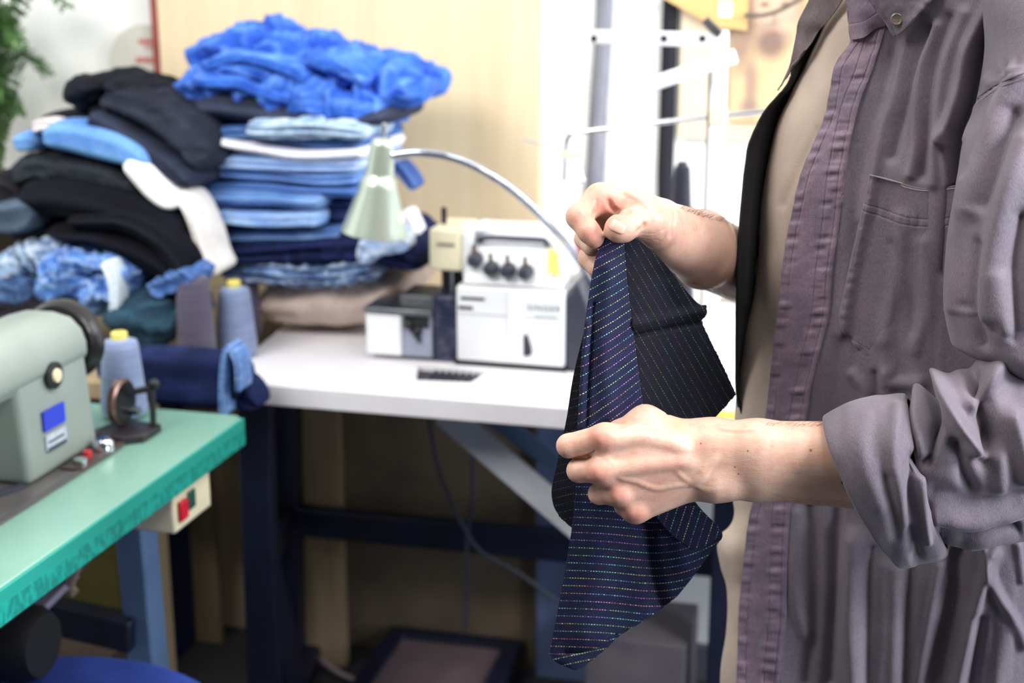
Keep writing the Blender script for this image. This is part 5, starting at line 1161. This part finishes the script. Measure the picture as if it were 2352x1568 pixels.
# rolled cuff: a doubled flared band hanging lower than the arm
cf = [(2128, 1088, 1.184, -44, -172, -14, 0, -.052), (2122, 1090, 1.184, -48, -186, -16, 0, -.059), (2090, 1096, 1.184, -56, -190, -22, 0, -.062), (2045, 1108, 1.185, -68, -190, -30, 0, -.061), (2010, 1118, 1.186, -78, -184, -32, 0, -.058), (1985, 1127, 1.187, -86, -176, -34, 0, -.054), (1983, 1128, 1.187, -85, -172, -34, 0, -.050), (1992, 1124, 1.187, -82, -165, -30, 0, -.046), (2060, 1105, 1.187, -62, -150, -20, 0, -.044)]
def cd(px, py, th, v): return ridges(px, py, [([(2060, 940), (2050, 1060), (2085, 1200)], 16, .003), ([(1990, 960), (1985, 1060), (2020, 1160)], 18, .0015), ([(2100, 1050), (2090, 1180), (2110, 1280)], 14, -.004), ([(2110, 1100), (2130, 1240)], 8, .003), ([(2040, 1100), (2060, 1230)], 14, -.002)]) * (v < .7) + .0014 * noise(np.stack([px / 40, py / 90, np.cos(th)], -1), 75)
sc = MB(); sc.grid((loft(cf, 170, 240, cd) - PO), closed_v=True); sc.build('cuff', mt_shirt, shirt, sharp=180, solid=.0016)
# small piece of the far sleeve behind the shirt front
fs = [(1745, 600, 1.58, -4, -90, -12, 0, -.030), (1800, 640, 1.60, 0, -110, -16, 0, -.038), (1860, 660, 1.63, 0, -120, -16, 0, -.055), (1960, 500, 1.60, -60, -100, -16, 0, -.06), (1990, 200, 1.66, -110, -30, -16, 0, -.06)]
s2 = MB(); s2.grid((loft(fs, 60, 60) - PO), closed_v=True); s2.build('sleeve', mt_shirt, shirt, sharp=180, solid=.0014)

# ------------------------------------------------------------------ the striped cloth in the hands
def cloth_mat(nm, gain, k=1.0):
    t = NT(nm); t.b.inputs['Roughness'].default_value = .8; t.b.inputs['Specular IOR Level'].default_value = .2
    uv = t.uv(); sx = t.n('ShaderNodeSeparateXYZ'); t.l(uv, sx.inputs[0]); U, V = sx.outputs[0], sx.outputs[1]
    S = .0066
    vs = t.math('DIVIDE', V, S); row = t.math('FLOOR', vs); fr = t.math('SUBTRACT', vs, row)
    line = t.math('LESS_THAN', t.math('ABSOLUTE', t.math('SUBTRACT', fr, .5)), .045)
    wn = t.n('ShaderNodeTexWhiteNoise', noise_dimensions='1D'); t.l(row, wn.inputs['W'])
    us = t.math('ADD', t.math('DIVIDE', U, .0023), t.math('MULTIPLY', wn.outputs['Value'], 3.7)); cell = t.math('FLOOR', us); fu = t.math('SUBTRACT', us, cell)
    dash = t.math('LESS_THAN', fu, .56)
    mask = t.math('MULTIPLY', line, dash)
    wn2 = t.n('ShaderNodeTexWhiteNoise', noise_dimensions='2D'); cb_ = t.n('ShaderNodeCombineXYZ'); t.l(row, cb_.inputs[0]); t.l(cell, cb_.inputs[1]); t.l(cb_.outputs[0], wn2.inputs['Vector'])
    br = t.math('MULTIPLY', t.math('MULTIPLY_ADD', wn2.outputs['Value'], .66, .14), gain)
    c1 = t.n('ShaderNodeCombineXYZ'); t.l(t.math('MULTIPLY', row, 7.31), c1.inputs[0]); t.l(t.math('MULTIPLY', U, 26), c1.inputs[1])
    nz = t.n('ShaderNodeTexNoise', i_Scale=1.0, i_Detail=0.0); t.l(c1.outputs[0], nz.inputs['Vector'])
    hs_ = t.n('ShaderNodeCombineColor', mode='HSV'); hh = t.math('FRACT', t.math('ADD', t.math('MULTIPLY', nz.outputs[0], 1.3), wn.outputs['Value']))
    t.l(hh, hs_.inputs[0]); hs_.inputs[1].default_value = .6; t.l(br, hs_.inputs[2])
    spk = t.n('ShaderNodeMapping'); spk.inputs['Scale'].default_value = (1900, 900, 1); t.l(uv, spk.inputs[0])
    n1 = t.n('ShaderNodeTexNoise', i_Scale=1.0, i_Detail=2.0, i_Roughness=.7); t.l(spk.outputs[0], n1.inputs['Vector'])
    mr = t.n('ShaderNodeMapRange', i_1=.38, i_2=.72); t.l(n1.outputs[0], mr.inputs[0])
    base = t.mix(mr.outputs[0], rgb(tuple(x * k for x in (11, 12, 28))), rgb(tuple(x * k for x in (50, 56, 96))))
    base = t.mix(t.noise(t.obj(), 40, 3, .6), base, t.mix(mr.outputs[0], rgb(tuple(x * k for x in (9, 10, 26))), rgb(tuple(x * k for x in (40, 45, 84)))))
    t.l(t.mix(mask, base, hs_.outputs[0]), t.b.inputs['Base Color'])
    h = t.math('ADD', n1.outputs[0], t.math('MULTIPLY', mask, .8)); t.bump(h, .35, .0006)
    return t.m
mt_cloth = cloth_mat('navy cloth face', 1.0); mt_cloth_shade = cloth_mat('navy cloth painted shade', .15, .4)  # second one is a darkened copy, shade painted into its colour
cloth_v, cloth_f, cloth_uv, cloth_m = [], [], [], []
def coons(top, bot, lef, rig, nu, nv, ang, disp=None, sp=2650., curve=0, off=(0, 0), fray=(), in_shade=0, vf=None):
    n0 = len(cloth_f)
    T_, B_ = arc2(top, nu), arc2(bot, nu); L_, R_ = arc2(lef, nv), arc2(rig, nv)
    u = np.linspace(0, 1, nu)[None, :, None]; v = np.linspace(0, 1, nv)[:, None, None]
    G = (1 - v) * T_[None] + v * B_[None] + (1 - u) * L_[:, None] + u * R_[:, None] - ((1 - u) * (1 - v) * T_[0] + u * (1 - v) * T_[-1] + (1 - u) * v * B_[0] + u * v * B_[-1])
    for side in fray:
        j = np.arange(nu if side in 'tb' else nv); a = np.array([noise(np.array([k * .9, 3., ord(side)]), 5) for k in j]) * 1.0 + np.array([noise(np.array([k * .23, 1., ord(side)]), 6) for k in j]) * 1.3
        if side == 'b': G[-1, :, 1] += a; G[-1, :, 0] += a * .5
        if side == 'r': G[:, -1, 0] += a
        if side == 'l': G[:, 0, 0] += a
    X, Y_ = G[..., 0], G[..., 1]
    if disp is not None: G[..., 2] -= disp(X, Y_)
    a_ = np.radians(ang(X, Y_) if callable(ang) else ang)
    U = (X * np.cos(a_) - Y_ * np.sin(a_)) / sp + off[0]; V = (X * np.sin(a_) + Y_ * np.cos(a_)) / sp + off[1]
    if curve: V = V + curve * ((X - 1400) / 100.) ** 2
    if vf is not None: V = vf(X, Y_) / sp + off[1]; U = X / sp if ang == 0 else U
    k = len(cloth_v); P = Wv(G).reshape(-1, 3); cloth_v.extend(map(tuple, P)); cloth_uv.extend(zip(U.ravel(), V.ravel()))
    i, j = np.meshgrid(np.arange(nv - 1), np.arange(nu - 1), indexing='ij')
    cloth_f.extend(map(tuple, (k + np.stack([i * nu + j, (i + 1) * nu + j, (i + 1) * nu + j + 1, i * nu + j + 1], -1).reshape(-1, 4)))); cloth_m.extend([in_shade] * (len(cloth_f) - n0))
def arc2(p, n):
    return arclen_spline2(p, n)
def arclen_spline2(pts, n):
    q = spline(pts, 300); s = np.r_[0, np.cumsum(np.hypot(np.diff(q[:, 0]), np.diff(q[:, 1])))]; x = np.linspace(0, s[-1], n)
    return np.stack([np.interp(x, s, q[:, j]) for j in range(3)], 1)
# front lit panel
coons([(1384, 528, 1.247), (1410, 520, 1.246), (1432, 540, 1.249)], [(1325, 1010, 1.224), (1400, 1030, 1.226), (1488, 1010, 1.236)],
      [(1384, 528, 1.247), (1362, 620, 1.243), (1344, 740, 1.238), (1334, 860, 1.232), (1325, 1010, 1.224)],
      [(1432, 540, 1.249), (1440, 640, 1.248), (1452, 740, 1.246), (1465, 840, 1.243), (1488, 1010, 1.236)], 90, 220, 30,
      lambda X, Y: ridges(X, Y, [([(1350, 740), (1340, 860), (1336, 980)], 7, .0022), ([(1366, 700), (1352, 860), (1345, 980)], 6, -.0018), ([(1400, 620), (1390, 800), (1400, 960)], 22, .003)]), vf=lambda X, Y: .86 * Y + .46 * (X - 1400) * (1 + (Y - 560) / 1100.) + .0009 * (X - 1400) ** 2)
# panel falling back to the right, its shade painted by the darker copy
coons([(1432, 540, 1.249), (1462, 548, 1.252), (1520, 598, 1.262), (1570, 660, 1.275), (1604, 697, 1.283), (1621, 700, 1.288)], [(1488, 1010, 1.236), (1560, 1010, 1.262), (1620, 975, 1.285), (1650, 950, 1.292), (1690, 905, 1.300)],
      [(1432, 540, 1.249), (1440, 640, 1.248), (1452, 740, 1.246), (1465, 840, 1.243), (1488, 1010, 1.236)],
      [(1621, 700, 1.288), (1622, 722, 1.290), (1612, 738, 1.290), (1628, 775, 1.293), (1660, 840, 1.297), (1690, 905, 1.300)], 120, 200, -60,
      lambda X, Y: ridges(X, Y, [([(1460, 770), (1560, 748), (1612, 738)], 6, -.003), ([(1460, 745), (1560, 725), (1620, 712)], 12, .002), ([(1520, 640), (1540, 800), (1560, 950)], 30, -.003)]), off=(.2, .1), fray='br', in_shade=1)
# panel hanging behind on the left, with the same painted shade
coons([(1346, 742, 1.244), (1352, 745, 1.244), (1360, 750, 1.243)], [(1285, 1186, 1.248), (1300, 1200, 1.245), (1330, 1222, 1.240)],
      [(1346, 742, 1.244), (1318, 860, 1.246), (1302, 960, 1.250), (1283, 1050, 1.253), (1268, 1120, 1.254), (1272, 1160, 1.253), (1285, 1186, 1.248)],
      [(1360, 750, 1.243), (1350, 900, 1.238), (1345, 1050, 1.236), (1335, 1150, 1.236), (1330, 1222, 1.240)], 40, 200, lambda X, Y: 14, lambda X, Y: 0 * X, off=(.4, .3), fray='b', in_shade=1)
# lower part below the near hand
coons([(1325, 1010, 1.224), (1400, 1030, 1.228), (1488, 1010, 1.236), (1560, 1100, 1.240), (1600, 1165, 1.244)], [(1262, 1502, 1.240), (1300, 1520, 1.236), (1332, 1518, 1.236), (1420, 1460, 1.240), (1500, 1410, 1.244), (1556, 1368, 1.247)],
      [(1325, 1010, 1.224), (1322, 1130, 1.228), (1308, 1250, 1.232), (1285, 1380, 1.236), (1262, 1502, 1.240)],
      [(1600, 1165, 1.244), (1658, 1222, 1.250), (1636, 1262, 1.250), (1590, 1325, 1.249), (1556, 1368, 1.247)], 150, 220, 0,
      lambda X, Y: ridges(X, Y, [([(1478, 1100), (1485, 1230), (1500, 1330), (1520, 1400)], 20, -.006), ([(1380, 1150), (1370, 1300), (1350, 1450)], 50, .006), ([(1560, 1200), (1570, 1300)], 30, .004), ([(1300, 1500), (1380, 1490), (1440, 1450)], 6, -.002)]), off=(0, .6), fray='b', vf=lambda X, Y: Y - .075 * (X - 1480) + np.where(X > 1460, .0016 * (X - 1460) ** 2, 0) + 3 * np.sin((X - 1300) / 60.))
# folded tip and turned-up hem
coons([(1500, 1178, 1.232), (1560, 1162, 1.236), (1600, 1163, 1.240)], [(1590, 1262, 1.240), (1625, 1250, 1.243), (1659, 1224, 1.248)],
      [(1500, 1178, 1.232), (1540, 1225, 1.234), (1590, 1262, 1.240)], [(1600, 1163, 1.240), (1632, 1195, 1.244), (1659, 1224, 1.248)], 50, 50, 72, None, off=(.7, .2))
coons([(1262, 1500, 1.238), (1330, 1500, 1.233), (1420, 1452, 1.237)], [(1290, 1526, 1.238), (1330, 1534, 1.233), (1395, 1486, 1.237)],
      [(1262, 1500, 1.238), (1272, 1515, 1.238), (1290, 1526, 1.238)], [(1420, 1452, 1.237), (1410, 1470, 1.237), (1395, 1486, 1.237)], 90, 20, 12, None, off=(.9, .5), fray='b')
me = bpy.data.meshes.new('striped_cloth'); O_ = v3(*W(1450, 1060, 1.24)); me.from_pydata([tuple(v3(*p) - O_) for p in cloth_v], [], cloth_f)
ul = me.uv_layers.new(name='UVMap'); li = np.zeros(len(me.loops), np.int64); me.loops.foreach_get('vertex_index', li); ul.data.foreach_set('uv', np.array(cloth_uv)[li].ravel().astype(np.float32))
me.shade_smooth(); me.materials.append(mt_cloth); me.materials.append(mt_cloth_shade); me.polygons.foreach_set('material_index', cloth_m); cl = bpy.data.objects.new('striped_cloth', me); COL.objects.link(cl); cl.location = O_
md = cl.modifiers.new('solidify', 'SOLIDIFY'); md.thickness = .0012; md.offset = 0
tag(cl, 'navy cloth with dashed multicoloured pinstripes held between both hands', 'cloth')
